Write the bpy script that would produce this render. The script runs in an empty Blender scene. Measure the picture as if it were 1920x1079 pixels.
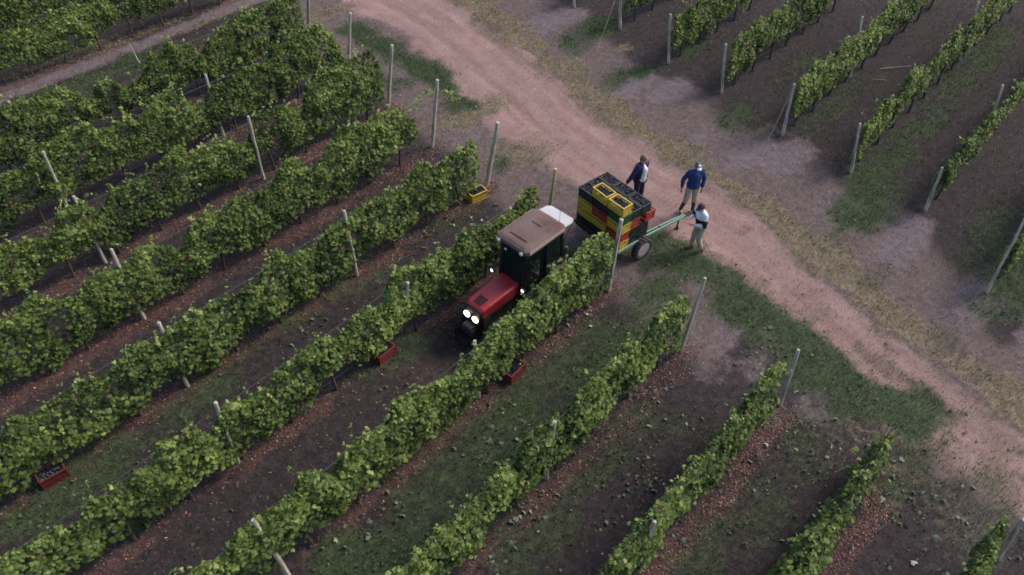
import bpy, bmesh, math, random
import numpy as np
from mathutils import Vector, Matrix

random.seed(7)
RNG = np.random.default_rng(11)
scene = bpy.context.scene
COL = scene.collection
PI = math.pi

# ------------------------------------------------------------------ camera
FPX, PITCH, ROLL, HCAM = 1501.9, 0.791, 0.023, 14.8
cam_d = bpy.data.cameras.new('camera')
cam = bpy.data.objects.new('camera', cam_d)
COL.objects.link(cam)
cam_d.sensor_width = 36.0
cam_d.lens = 36.0 * FPX / 1920.0
cam_d.clip_start = 0.1
cam_d.clip_end = 2000
cam.matrix_world = Matrix.Translation((0, 0, HCAM)) @ Matrix.Rotation(PI / 2 - PITCH, 4, 'X') @ Matrix.Rotation(ROLL, 4, 'Z')
scene.camera = cam

# ------------------------------------------------------------------ world + sun
SUN_EL, SUN_AZ = math.radians(42), math.radians(62)      # azimuth measured from +Y towards +X
world = bpy.data.worlds.new('World')
scene.world = world
world.use_nodes = True
wn = world.node_tree
sky = wn.nodes.new('ShaderNodeTexSky')
sky.sky_type = 'NISHITA'
sky.sun_disc = False
sky.sun_elevation = SUN_EL
sky.sun_rotation = SUN_AZ
sky.air_density = 1.0
sky.dust_density = 3.0
sky.ozone_density = 1.0
bg = wn.nodes['Background']
bg.inputs['Strength'].default_value = 0.135
wn.links.new(sky.outputs[0], bg.inputs['Color'])
sun_d = bpy.data.lights.new('sun', 'SUN')
sun_d.energy = 1.25
sun_d.angle = math.radians(16)
sun_d.color = (1.0, 0.93, 0.84)
sun = bpy.data.objects.new('sun', sun_d)
COL.objects.link(sun)
sdir = Vector((math.sin(SUN_AZ) * math.cos(SUN_EL), math.cos(SUN_AZ) * math.cos(SUN_EL), math.sin(SUN_EL)))
sun.rotation_euler = sdir.to_track_quat('Z', 'Y').to_euler()
sun.location = (20, 20, 30)
vs = scene.view_settings
vs.view_transform = 'Standard'
vs.look = 'None'
vs.gamma = 1
vs.exposure = 0.92
vs.use_curve_mapping = False
scene.cycles.filter_width = 1.75

# ------------------------------------------------------------------ geometry of the place
TH, SP, C0 = 0.854, 2.605, -23.384
DR = np.array([math.cos(TH), math.sin(TH)])       # along the vine rows
NR = np.array([math.sin(TH), -math.cos(TH)])      # across them


def at(px, py, z=0.0):
    """point of the place seen at a spot of the survey photograph, at height z"""
    u, v = px - 960, py - 540
    cr, sr = math.cos(ROLL), math.sin(ROLL)
    u, v = u * cr + v * sr, -u * sr + v * cr
    cp, sp_ = math.cos(PITCH), math.sin(PITCH)
    d = np.array([u, cp * FPX - v * sp_, -sp_ * FPX - v * cp])
    t = (z - HCAM) / d[2]
    return np.array([d[0] * t, d[1] * t])


def uc(u, k):
    """u metres along the rows, k = row number"""
    p = u * DR + (C0 + SP * k) * NR
    return p


def sees(x, y, z=1.0):
    d = (x, y, z - HCAM)
    cp, sp_ = math.cos(PITCH), math.sin(PITCH)
    c = d[1] * cp - d[2] * sp_
    b = d[1] * sp_ + d[2] * cp
    if c < 0.5:
        return 9, 9
    return FPX * d[0] / c / 960, FPX * b / c / 540


# ------------------------------------------------------------------ noise
def vnoise(x, y, scale, seed=0):
    r = np.random.default_rng(seed)
    g = r.random((128, 128))
    fx, fy = np.asarray(x) / scale + 500, np.asarray(y) / scale + 500
    ix, iy = np.floor(fx).astype(int), np.floor(fy).astype(int)
    tx, ty = fx - ix, fy - iy
    tx, ty = tx * tx * (3 - 2 * tx), ty * ty * (3 - 2 * ty)
    a, b = g[ix % 128, iy % 128], g[(ix + 1) % 128, iy % 128]
    c, d = g[ix % 128, (iy + 1) % 128], g[(ix + 1) % 128, (iy + 1) % 128]
    return (a * (1 - tx) + b * tx) * (1 - ty) + (c * (1 - tx) + d * tx) * ty


def fbm(x, y, scale, seed=0, o=4):
    s, w, t = 0, 0.5, 0
    for i in range(o):
        s = s + w * vnoise(x, y, scale / 2 ** i, seed + i * 17)
        t += w
        w *= 0.55
    return s / t


def sst(a, b, x):
    t = np.clip((x - a) / (b - a), 0, 1)
    return t * t * (3 - 2 * t)


# ------------------------------------------------------------------ materials
def new_mat(name):
    m = bpy.data.materials.new(name)
    m.use_nodes = True
    nt = m.node_tree
    return m, nt, nt.nodes['Principled BSDF']


def mat(name, col, rough=0.6, metal=0.0, var=0.12, scale=8.0, spec=None, bump=0.0, dirt=None, dirt_amt=0.4):
    m, nt, p = new_mat(name)
    tc = nt.nodes.new('ShaderNodeTexCoord')
    n = nt.nodes.new('ShaderNodeTexNoise')
    n.inputs['Scale'].default_value = scale
    n.inputs['Detail'].default_value = 6
    nt.links.new(tc.outputs['Object'], n.inputs['Vector'])
    r = nt.nodes.new('ShaderNodeValToRGB')
    r.color_ramp.elements[0].position = 0.3
    r.color_ramp.elements[1].position = 0.7
    r.color_ramp.elements[0].color = tuple(c * (1 - var) for c in col) + (1,)
    r.color_ramp.elements[1].color = tuple(min(1, c * (1 + var)) for c in col) + (1,)
    nt.links.new(n.outputs['Fac'], r.inputs['Fac'])
    out = r.outputs['Color']
    if dirt:
        n2 = nt.nodes.new('ShaderNodeTexNoise')
        n2.inputs['Scale'].default_value = scale * 0.35
        n2.inputs['Detail'].default_value = 8
        nt.links.new(tc.outputs['Object'], n2.inputs['Vector'])
        mr = nt.nodes.new('ShaderNodeMapRange')
        mr.inputs['From Min'].default_value = 0.42
        mr.inputs['From Max'].default_value = 0.62
        mr.inputs['To Max'].default_value = dirt_amt
        nt.links.new(n2.outputs['Fac'], mr.inputs['Value'])
        mx = nt.nodes.new('ShaderNodeMix')
        mx.data_type = 'RGBA'
        nt.links.new(mr.outputs[0], mx.inputs[0])
        nt.links.new(out, mx.inputs[6])
        mx.inputs[7].default_value = tuple(dirt) + (1,)
        out = mx.outputs[2]
    nt.links.new(out, p.inputs['Base Color'])
    p.inputs['Roughness'].default_value = rough
    p.inputs['Metallic'].default_value = metal
    if spec is not None:
        p.inputs['Specular IOR Level'].default_value = spec
    if bump:
        b = nt.nodes.new('ShaderNodeBump')
        b.inputs['Strength'].default_value = bump
        b.inputs['Distance'].default_value = 0.02
        nt.links.new(n.outputs['Fac'], b.inputs['Height'])
        nt.links.new(b.outputs[0], p.inputs['Normal'])
    return m


def emit_mat(name, col, strength):
    m, nt, p = new_mat(name)
    p.inputs['Base Color'].default_value = (0.9, 0.9, 0.85, 1)
    p.inputs['Emission Color'].default_value = col + (1,)
    p.inputs['Emission Strength'].default_value = strength
    return m


def attr_mat(name, stops, rough=0.6, transl=0.0, spec=0.3):
    """colour from the per-piece attribute 'tone'"""
    m, nt, p = new_mat(name)
    a = nt.nodes.new('ShaderNodeAttribute')
    a.attribute_name = 'tone'
    r = nt.nodes.new('ShaderNodeValToRGB')
    els = r.color_ramp.elements
    els[0].position, els[0].color = stops[0][0], stops[0][1] + (1,)
    els[1].position, els[1].color = stops[-1][0], stops[-1][1] + (1,)
    for pos, c in stops[1:-1]:
        e = els.new(pos)
        e.color = c + (1,)
    nt.links.new(a.outputs['Fac'], r.inputs['Fac'])
    nt.links.new(r.outputs[0], p.inputs['Base Color'])
    p.inputs['Roughness'].default_value = rough
    p.inputs['Specular IOR Level'].default_value = spec
    if transl > 0:
        t = nt.nodes.new('ShaderNodeBsdfTranslucent')
        hs = nt.nodes.new('ShaderNodeHueSaturation')
        hs.inputs['Value'].default_value = 1.5
        hs.inputs['Hue'].default_value = 0.485
        nt.links.new(r.outputs[0], hs.inputs['Color'])
        nt.links.new(hs.outputs[0], t.inputs['Color'])
        mx = nt.nodes.new('ShaderNodeMixShader')
        mx.inputs[0].default_value = transl
        nt.links.new(p.outputs[0], mx.inputs[1])
        nt.links.new(t.outputs[0], mx.inputs[2])
        nt.links.new(mx.outputs[0], nt.nodes['Material Output'].inputs['Surface'])
    return m


M = {}
M['leaf'] = attr_mat('vine_leaf', [(0.0, (0.028, 0.048, 0.016)), (0.35, (0.070, 0.107, 0.026)), (0.7, (0.162, 0.218, 0.050)),
                                   (0.93, (0.28, 0.34, 0.105)), (0.97, (0.20, 0.19, 0.045)), (1.0, (0.22, 0.09, 0.04))], 0.6, 0.3, 0.3)
M['grass'] = attr_mat('grass_blade', [(0.0, (0.024, 0.042, 0.018)), (0.5, (0.055, 0.094, 0.036)), (1.0, (0.14, 0.175, 0.075))], 0.7, 0.2)
M['straw'] = attr_mat('straw_blade', [(0.0, (0.12, 0.098, 0.055)), (0.5, (0.30, 0.25, 0.13)), (1.0, (0.52, 0.44, 0.26))], 0.8, 0.15)
M['scrub'] = attr_mat('scrub_blade', [(0.0, (0.030, 0.032, 0.022)), (0.45, (0.085, 0.078, 0.045)), (0.8, (0.17, 0.125, 0.078)), (1.0, (0.30, 0.23, 0.15))], 0.9)
M['mulch'] = attr_mat('mulch_piece', [(0.0, (0.035, 0.022, 0.022)), (0.45, (0.12, 0.064, 0.054)), (0.8, (0.27, 0.148, 0.120)), (1.0, (0.46, 0.32, 0.26))], 0.8)
M['dead_leaf'] = attr_mat('fallen_leaf', [(0.0, (0.05, 0.075, 0.05)), (0.6, (0.13, 0.165, 0.115)), (1.0, (0.34, 0.36, 0.29))], 0.7)
M['stone'] = attr_mat('pebble', [(0.0, (0.10, 0.075, 0.07)), (0.6, (0.20, 0.15, 0.14)), (1.0, (0.38, 0.33, 0.31))], 0.9)


def wood_mat(name, c1, c2):
    m, nt, p = new_mat(name)
    tc = nt.nodes.new('ShaderNodeTexCoord')
    mp = nt.nodes.new('ShaderNodeMapping')
    mp.inputs['Scale'].default_value = (22, 22, 1.6)
    nt.links.new(tc.outputs['Object'], mp.inputs['Vector'])
    n = nt.nodes.new('ShaderNodeTexNoise')
    n.inputs['Scale'].default_value = 1.6
    n.inputs['Detail'].default_value = 8
    nt.links.new(mp.outputs[0], n.inputs['Vector'])
    r = nt.nodes.new('ShaderNodeValToRGB')
    r.color_ramp.elements[0].position = 0.33
    r.color_ramp.elements[1].position = 0.62
    r.color_ramp.elements[0].color = c1 + (1,)
    r.color_ramp.elements[1].color = c2 + (1,)
    nt.links.new(n.outputs['Fac'], r.inputs['Fac'])
    nt.links.new(r.outputs[0], p.inputs['Base Color'])
    b = nt.nodes.new('ShaderNodeBump')
    b.inputs['Distance'].default_value = 0.01
    b.inputs['Strength'].default_value = 0.7
    nt.links.new(n.outputs['Fac'], b.inputs['Height'])
    nt.links.new(b.outputs[0], p.inputs['Normal'])
    p.inputs['Roughness'].default_value = 0.9
    return m


M['post'] = wood_mat('weathered_wood', (0.17, 0.15, 0.12), (0.50, 0.45, 0.36))
M['post_yellow'] = wood_mat('lichen_wood', (0.24, 0.20, 0.09), (0.55, 0.49, 0.22))
M['bark'] = wood_mat('vine_bark', (0.03, 0.022, 0.018), (0.085, 0.06, 0.045))
M['wire'] = mat('wire', (0.11, 0.11, 0.11), 0.5, 0.7)
M['hose'] = mat('drip_hose', (0.012, 0.012, 0.014), 0.6)


# ------------------------------------------------------------------ object helpers
def tag(o, label=None, cat=None, group=None, kind=None):
    if label:
        o['label'] = label
    if cat:
        o['category'] = cat
    if group:
        o['group'] = group
    if kind:
        o['kind'] = kind
    return o


def empty(name, loc=(0, 0, 0), rz=0.0, label=None, cat=None, group=None):
    o = bpy.data.objects.new(name, None)
    COL.objects.link(o)
    o.location = loc
    o.rotation_euler = (0, 0, rz)
    o.empty_display_size = 0.2
    return tag(o, label, cat, group)


def link(name, me, m, parent=None, loc=None, rot=None, smooth=False):
    if isinstance(me, bmesh.types.BMesh):
        b = me
        me = bpy.data.meshes.new(name)
        b.to_mesh(me)
        b.free()
    if m is not None and not me.materials:
        me.materials.append(m)
    if smooth:
        me.polygons.foreach_set('use_smooth', [True] * len(me.polygons))
    o = bpy.data.objects.new(name, me)
    COL.objects.link(o)
    if parent:
        o.parent = parent
    if loc is not None:
        o.location = loc
    if rot is not None:
        o.rotation_euler = rot
    return o


def copy_tree(o, parent=None):
    c = o.copy()
    COL.objects.link(c)
    c.parent = parent
    for ch in list(o.children):
        copy_tree(ch, c)
    return c


def np_mesh(name, V, F, tone=None):
    """V (n,3), F (m,3) triangles"""
    me = bpy.data.meshes.new(name)
    n, m = len(V), len(F)
    me.vertices.add(n)
    me.vertices.foreach_set('co', np.ascontiguousarray(V, dtype=np.float32).ravel())
    me.loops.add(m * 3)
    me.loops.foreach_set('vertex_index', np.ascontiguousarray(F, dtype=np.int32).ravel())
    me.polygons.add(m)
    me.polygons.foreach_set('loop_start', np.arange(0, m * 3, 3, dtype=np.int32))
    me.update()
    if tone is not None:
        a = me.attributes.new('tone', 'FLOAT', 'POINT')
        a.data.foreach_set('value', np.ascontiguousarray(tone, dtype=np.float32))
    return me


def scatter_mesh(name, P, X, Y, Z, size, tmpl, tris, tone):
    """a copy of the template at each of N points in the frame X,Y,Z with its size"""
    N, T = len(P), len(tmpl)
    s = np.asarray(size).reshape(N, 1, 1)
    V = P[:, None, :] + s * (tmpl[None, :, 0:1] * X[:, None, :] + tmpl[None, :, 1:2] * Y[:, None, :] + tmpl[None, :, 2:3] * Z[:, None, :])
    F = (np.arange(N) * T)[:, None, None] + tris[None]
    return np_mesh(name, V.reshape(-1, 3), F.reshape(-1, 3), np.repeat(tone, T))


def frames(nrm, rng, down=None):
    n = nrm / (np.linalg.norm(nrm, axis=1, keepdims=True) + 1e-9)
    a = rng.normal(size=n.shape)
    if down is not None:
        a = a * 0.5 + down
    x = a - (a * n).sum(1, keepdims=True) * n
    x /= np.linalg.norm(x, axis=1, keepdims=True) + 1e-9
    return x, np.cross(n, x), n


def box(bm, c, s, R=None, taper=None):
    """box centred c with full sizes s; taper scales the top in x,y"""
    vs_ = []
    for z in (-.5, .5):
        for x, y in ((-.5, -.5), (.5, -.5), (.5, .5), (-.5, .5)):
            k = (taper if (taper and z > 0) else (1, 1))
            v = Vector((x * s[0] * k[0], y * s[1] * k[1], z * s[2]))
            if R:
                v = R @ v
            vs_.append(bm.verts.new(v + Vector(c)))
    for f in ((0, 3, 2, 1), (4, 5, 6, 7), (0, 1, 5, 4), (1, 2, 6, 5), (2, 3, 7, 6), (3, 0, 4, 7)):
        bm.faces.new([vs_[i] for i in f])
    return vs_


def bevel(bm, w, seg=2):
    bmesh.ops.bevel(bm, geom=list(bm.edges), offset=w, segments=seg, profile=0.6, affect='EDGES')


def tube(bm, pts, rad, n=8, cap=True):
    pts = [Vector(p) for p in pts]
    if not hasattr(rad, '__len__'):
        rad = [rad] * len(pts)
    rings = []
    up = Vector((0, 0, 1))
    for i, p in enumerate(pts):
        d = (pts[min(i + 1, len(pts) - 1)] - pts[max(i - 1, 0)]).normalized()
        a = d.cross(up if abs(d.z) < .95 else Vector((1, 0, 0))).normalized()
        b = d.cross(a)
        rings.append([bm.verts.new(p + (a * math.cos(t * 2 * PI / n) + b * math.sin(t * 2 * PI / n)) * rad[i]) for t in range(n)])
    for r0, r1 in zip(rings, rings[1:]):
        for j in range(n):
            bm.faces.new((r0[j], r0[(j + 1) % n], r1[(j + 1) % n], r1[j]))
    if cap:
        bm.faces.new(rings[0][::-1])
        bm.faces.new(rings[-1])


def lathe(bm, prof, n=24, axis='Y', c=(0, 0, 0)):
    """prof: (distance along axis, radius)"""
    rings = []
    for h, r in prof:
        ring = []
        for j in range(n):
            t = 2 * PI * j / n
            a, b = r * math.cos(t), r * math.sin(t)
            v = {'Y': (a, h, b), 'Z': (a, b, h), 'X': (h, a, b)}[axis]
            ring.append(bm.verts.new(Vector(v) + Vector(c)))
        rings.append(ring)
    for r0, r1 in zip(rings, rings[1:]):
        for j in range(n):
            bm.faces.new((r0[j], r0[(j + 1) % n], r1[(j + 1) % n], r1[j]))
    bm.faces.new(rings[0][::-1])
    bm.faces.new(rings[-1])
    bmesh.ops.recalc_face_normals(bm, faces=bm.faces)


def ball(bm, c, r, s=(1, 1, 1), R=None, u=12, v=8):
    mtx = Matrix.Translation(c) @ (R.to_4x4() if R else Matrix.Identity(4)) @ Matrix.Diagonal((s[0] * r, s[1] * r, s[2] * r, 1))
    bmesh.ops.create_uvsphere(bm, u_segments=u, v_segments=v, radius=1, matrix=mtx)


# ================================================================== THE GROUND
def line_px(pts, z=0.0):
    return np.array([at(x, y, z) for x, y in pts])


def dist_line(X, Y, L):
    """signed distance to a polyline (positive = left of travel) and position"""
    best = np.full(X.shape, 1e9)
    sg = np.zeros(X.shape)
    for (x0, y0), (x1, y1) in zip(L, L[1:]):
        dx, dy = x1 - x0, y1 - y0
        ll = dx * dx + dy * dy
        t = np.clip(((X - x0) * dx + (Y - y0) * dy) / ll, 0, 1)
        ex, ey = X - x0 - t * dx, Y - y0 - t * dy
        d = np.hypot(ex, ey)
        s = np.where(dx * ey - dy * ex > 0, 1.0, -1.0)
        sg = np.where(d < best, s, sg)
        best = np.minimum(best, d)
    return best, sg


ROAD_L = line_px([(470, -160), (600, -50), (680, 20), (760, 62), (830, 120), (890, 185), (960, 250), (1050, 318), (1150, 385), (1250, 440), (1350, 500),
                  (1430, 575), (1510, 650), (1590, 720), (1700, 800), (1860, 900), (2100, 1040)])
ROAD_R = line_px([(720, -160), (790, -60), (860, 5), (960, 85), (1060, 158), (1140, 220), (1230, 285), (1330, 345), (1420, 415), (1500, 485), (1560, 545),
                  (1650, 620), (1760, 705), (1900, 810), (2100, 950)])
STRAW_C = line_px([(790, -100), (870, -10), (960, 65), (1060, 135), (1130, 200), (1230, 262), (1330, 330), (1430, 395), (1520, 460), (1620, 540), (1720, 620),
                   (1820, 700), (1940, 790), (2100, 900)])
GRASS_L = line_px([(660, 60), (720, 95), (780, 120), (830, 160), (870, 195)])
GRASS_L2 = line_px([(1240, 480), (1290, 495), (1370, 545), (1440, 605), (1520, 670), (1600, 730), (1700, 775)])

# (px, py, radius along row, radius across, weight)
GRASS_SPOTS = [(1110, 60, 1.6, .6, 1), (1150, 150, .8, .5, 1), (1210, 130, .9, .4, .9), (1375, 225, 1.0, .55, 1), (1620, 385, 1.5, .7, 1), (1900, 540, 1.8, .8, 1),
               (1290, 90, 1.6, .5, .7), (1500, 120, 1.5, .4, .5), (1700, 260, 3.5, .6, .8), (1560, 200, 2.5, .5, .5), (1830, 120, 4, .7, .7), (1850, 450, 2, .6, .6),
               (230, 130, 2.2, .6, 1), (120, 165, 1.4, .4, .7), (690, 170, 1, .4, .8), (760, 160, .7, .4, .8), (935, 310, .5, .35, .8), (860, 370, .8, .4, .5),
               (1240, 540, 1.0, .6, .8), (1180, 620, 1.8, .65, .8), (1060, 700, 2.3, .7, .9), (960, 820, 2.2, .75, 1), (850, 900, 2.2, .8, 1), (760, 1000, 2.2, .8, 1),
               (660, 1080, 2, .8, 1), (560, 600, 1.6, .35, .6), (470, 660, 1.8, .4, .6), (380, 740, 1.8, .4, .7), (260, 830, 1.6, .4, .6), (150, 900, 1.6, .5, .8), (60, 960, 1.5, .5, .8),
               (850, 410, 1.2, .5, .8), (700, 500, 1.5, .5, .5), (780, 640, 1.2, .6, .6), (700, 690, 1.2, .4, .5), (1120, 880, 1.6, .6, .55), (1010, 1000, 1.5, .6, .5),
               (1250, 830, 1.2, .5, .4), (1500, 860, 1.6, .8, .45), (1400, 980, 1.6, .8, .5), (1330, 1040, 1.4, .6, .5), (1720, 880, 1.5, .9, .55), (1850, 930, 1.4, .8, .6),
               (1620, 700, 1.0, .7, .5), (1780, 640, 1, .5, .4), (1650, 520, .8, .3, .5), (1400, 430, .4, .2, .4), (1160, 720, 1.2, .3, .4)]
BARE_SPOTS = [(1020, 45, 1.2, .5, 1), (1080, 30, .7, .4, .7), (1190, 160, 1.2, .35, 1), (1260, 170, .9, .5, .8), (1400, 290, 1.2, .55, .9), (1470, 300, 1.0, .5, .9), (1560, 390, .8, .5, .6),
              (1690, 460, 1.1, .5, 1), (1720, 430, .8, .4, .7), (1850, 550, .9, .6, .9), (1820, 590, .8, .5, .7), (1950, 640, 1, .6, .8), (1310, 260, .8, .3, .7),
              (420, 20, 3, .35, .9), (200, 110, 3.2, .4, .8), (60, 160, 2.5, .35, .9), (1230, 560, .7, .4, .6), (1370, 620, .8, .5, .5), (1420, 680, .7, .4, .45), (1340, 690, .6, .4, .4),
              (1530, 760, .6, .4, .5), (880, 240, 1, .6, .5), (980, 290, 1, .5, .5), (1850, 1000, 1, .5, .4)]
STRAW_SPOTS = [(900, 210, 1.5, .6, .8), (960, 290, 1.2, .8, .7), (840, 230, .8, .4, .7), (600, 30, 1.4, .5, .8), (640, 90, .7, .4, .6), (1620, 760, 1.1, .8, .75), (1680, 800, 1.0, .8, .7),
               (1700, 900, 1.2, .9, .6), (1560, 820, .9, .6, .4), (1780, 960, 1.2, .8, .5), (1170, 90, .5, .35, .7), (1430, 250, .6, .3, .6), (240, 75, 2.5, .3, .6), (140, 100, 1.6, .25, .7), (380, 45, 1.6, .2, .6),
               (1300, 380, .6, .3, .2), (1520, 480, .5, .3, .5), (1100, 560, .4, .3, .3), (1560, 300, .9, .3, .25), (1330, 40, .8, .3, .2)]
ROWEND = lambda k: 15.303 - 0.445 * k
RE_U = {0: 26.2, 1: 25.4, 2: 24.5, 3: 24.2, 4: 23.35, 5: 23.0, 6: 22.1, 7: 21.75, 8: 21.55, 9: 19.35, 10: 18.9}


def masks(X, Y):
    Ud = X * DR[0] + Y * DR[1]
    Kc = (X * NR[0] + Y * NR[1] - C0) / SP
    wob = (fbm(X, Y, 2.2, 3) - .5)
    wob2 = (fbm(X, Y, .7, 9) - .5)
    dl, sl = dist_line(X, Y, ROAD_L)
    drr, sr = dist_line(X, Y, ROAD_R)
    sl = dl * sl      # + : on the road's side of its left edge
    sr = drr * sr     # + : beyond the right edge
    road = sst(-.75, .45, sl + wob * 1.1 + wob2 * .6) * sst(-.25, .35, -sr + wob * .5 + wob2 * .4)
    dst, _ = dist_line(X, Y, STRAW_C)
    straw = .85 * sst(1.1, .1, dst + wob * 1.1 + wob2 * 1.3)
    right_side = sr > 0

    def spots(L):
        o = np.zeros(X.shape)
        for px, py, ru, rn, w in L:
            cx, cy = at(px, py)
            du = (X - cx) * DR[0] + (Y - cy) * DR[1]
            dn = (X - cx) * NR[0] + (Y - cy) * NR[1]
            q = np.hypot(du / ru, dn / rn) + wob * 1.3 + wob2 * 1.2
            o = np.maximum(o, w * sst(1.7, .3, q))
        return o
    grass = spots(GRASS_SPOTS) * (.55 + .45 * sst(.36, .6, fbm(X, Y, .8, 71)))
    bare = spots(BARE_SPOTS)
    straw = np.maximum(straw, spots(STRAW_SPOTS))
    g1, _ = dist_line(X, Y, GRASS_L)
    g2, _ = dist_line(X, Y, GRASS_L2)
    grass = np.maximum(grass, sst(.9, .05, g1 + wob * .9 + wob2 * .9))
    grass = np.maximum(grass, sst(1.45, .3, g2 + wob * .8 + wob2 * 1.2) * (.82 + .18 * sst(.36, .6, fbm(X, Y, .6, 72))))
    # thin greenery coming through the far part of the road
    far = sst(3, -8, Y - 18) * 0 + sst(13.5, 9, Y) * road
    grass = np.maximum(grass, .35 * sst(.50, .62, fbm(X, Y, 1.0, 40)) * sst(17, 13, Y) * road)
    # mulch / red clods under the rows
    k = np.round(Kc)
    left = sl < 0
    end = ROWEND(k)
    off = .10
    hw = np.where(k <= 4, .34, .30)
    dm = np.abs((Kc - k) * SP - off)
    dm2 = np.abs((Kc - k + 1) * SP - off) * 0 + 9
    dm = np.minimum(dm, dm2)
    mul = sst(hw + .12, hw - .22, dm + wob2 * .35 + wob * .25) * sst(.55, .05, Ud - end - .1 + wob) * left
    mul = mul * np.where(k <= 1, .5, .95) * (.35 + .65 * sst(.35, .6, fbm(Ud * .4, Kc * SP, .9, 77)))
    mul = mul * (1 - road)
    endl = end
    endr = np.interp(Kc, sorted(RE_U), [RE_U[i] for i in sorted(RE_U)])
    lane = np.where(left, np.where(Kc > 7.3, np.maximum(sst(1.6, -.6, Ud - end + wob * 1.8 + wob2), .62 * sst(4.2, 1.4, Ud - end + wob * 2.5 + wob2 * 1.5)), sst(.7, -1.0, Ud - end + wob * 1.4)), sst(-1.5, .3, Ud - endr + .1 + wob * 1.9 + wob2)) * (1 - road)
    straw = straw * (1 - .85 * grass)
    wid = sl + np.abs(sr)
    tw = .16 * (fbm(X, Y, 3.0, 91) - .5) * 4
    track = 0
    for d0, hw_ in ((.30, .10), (.62, .12)):
        track = np.maximum(track, np.exp(-((sl / np.maximum(wid, .5) - d0 + tw * .3) / (hw_ * .55)) ** 2))
    track = track * road * (.4 + .6 * sst(.35, .6, fbm(X, Y, .8, 92)))
    # fine tyre lines that follow the road
    track = np.maximum(track, .8 * road * sst(.62, .74, vnoise(sl * 5.5 + tw * 3, (X - Y) * .22, .5, 93)))
    return dict(road=road, grass=np.clip(grass, 0, 1), straw=np.clip(straw, 0, 1), bare=np.clip(bare, 0, 1), mulch=np.clip(mul, 0, 1),
                lane=np.clip(lane, 0, 1), track=np.clip(track, 0, 1), U=Ud, K=Kc, sl=sl, sr=sr)


def ground_z(X, Y, mk=None):
    mk = mk or masks(X, Y)
    z = (fbm(X, Y, 1.6, 5, 3) - .5) * .05 + (fbm(X, Y, .35, 6, 3) - .5) * .022
    z = z + mk['mulch'] * .05
    # two shallow wheel ruts along the road
    for d0 in (.95, 2.35):
        z = z - .03 * np.exp(-((mk['sl'] - d0) / .22) ** 2) * mk['road']
    z = z + .05 * np.exp(-((mk['sr'] - .1) / .35) ** 2)
    kk = np.abs(mk['K'] - np.round(mk['K'])) * SP
    z = z - .035 * mk['lane'] * np.exp(-((kk - .85) / .16) ** 2)
    return z


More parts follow.
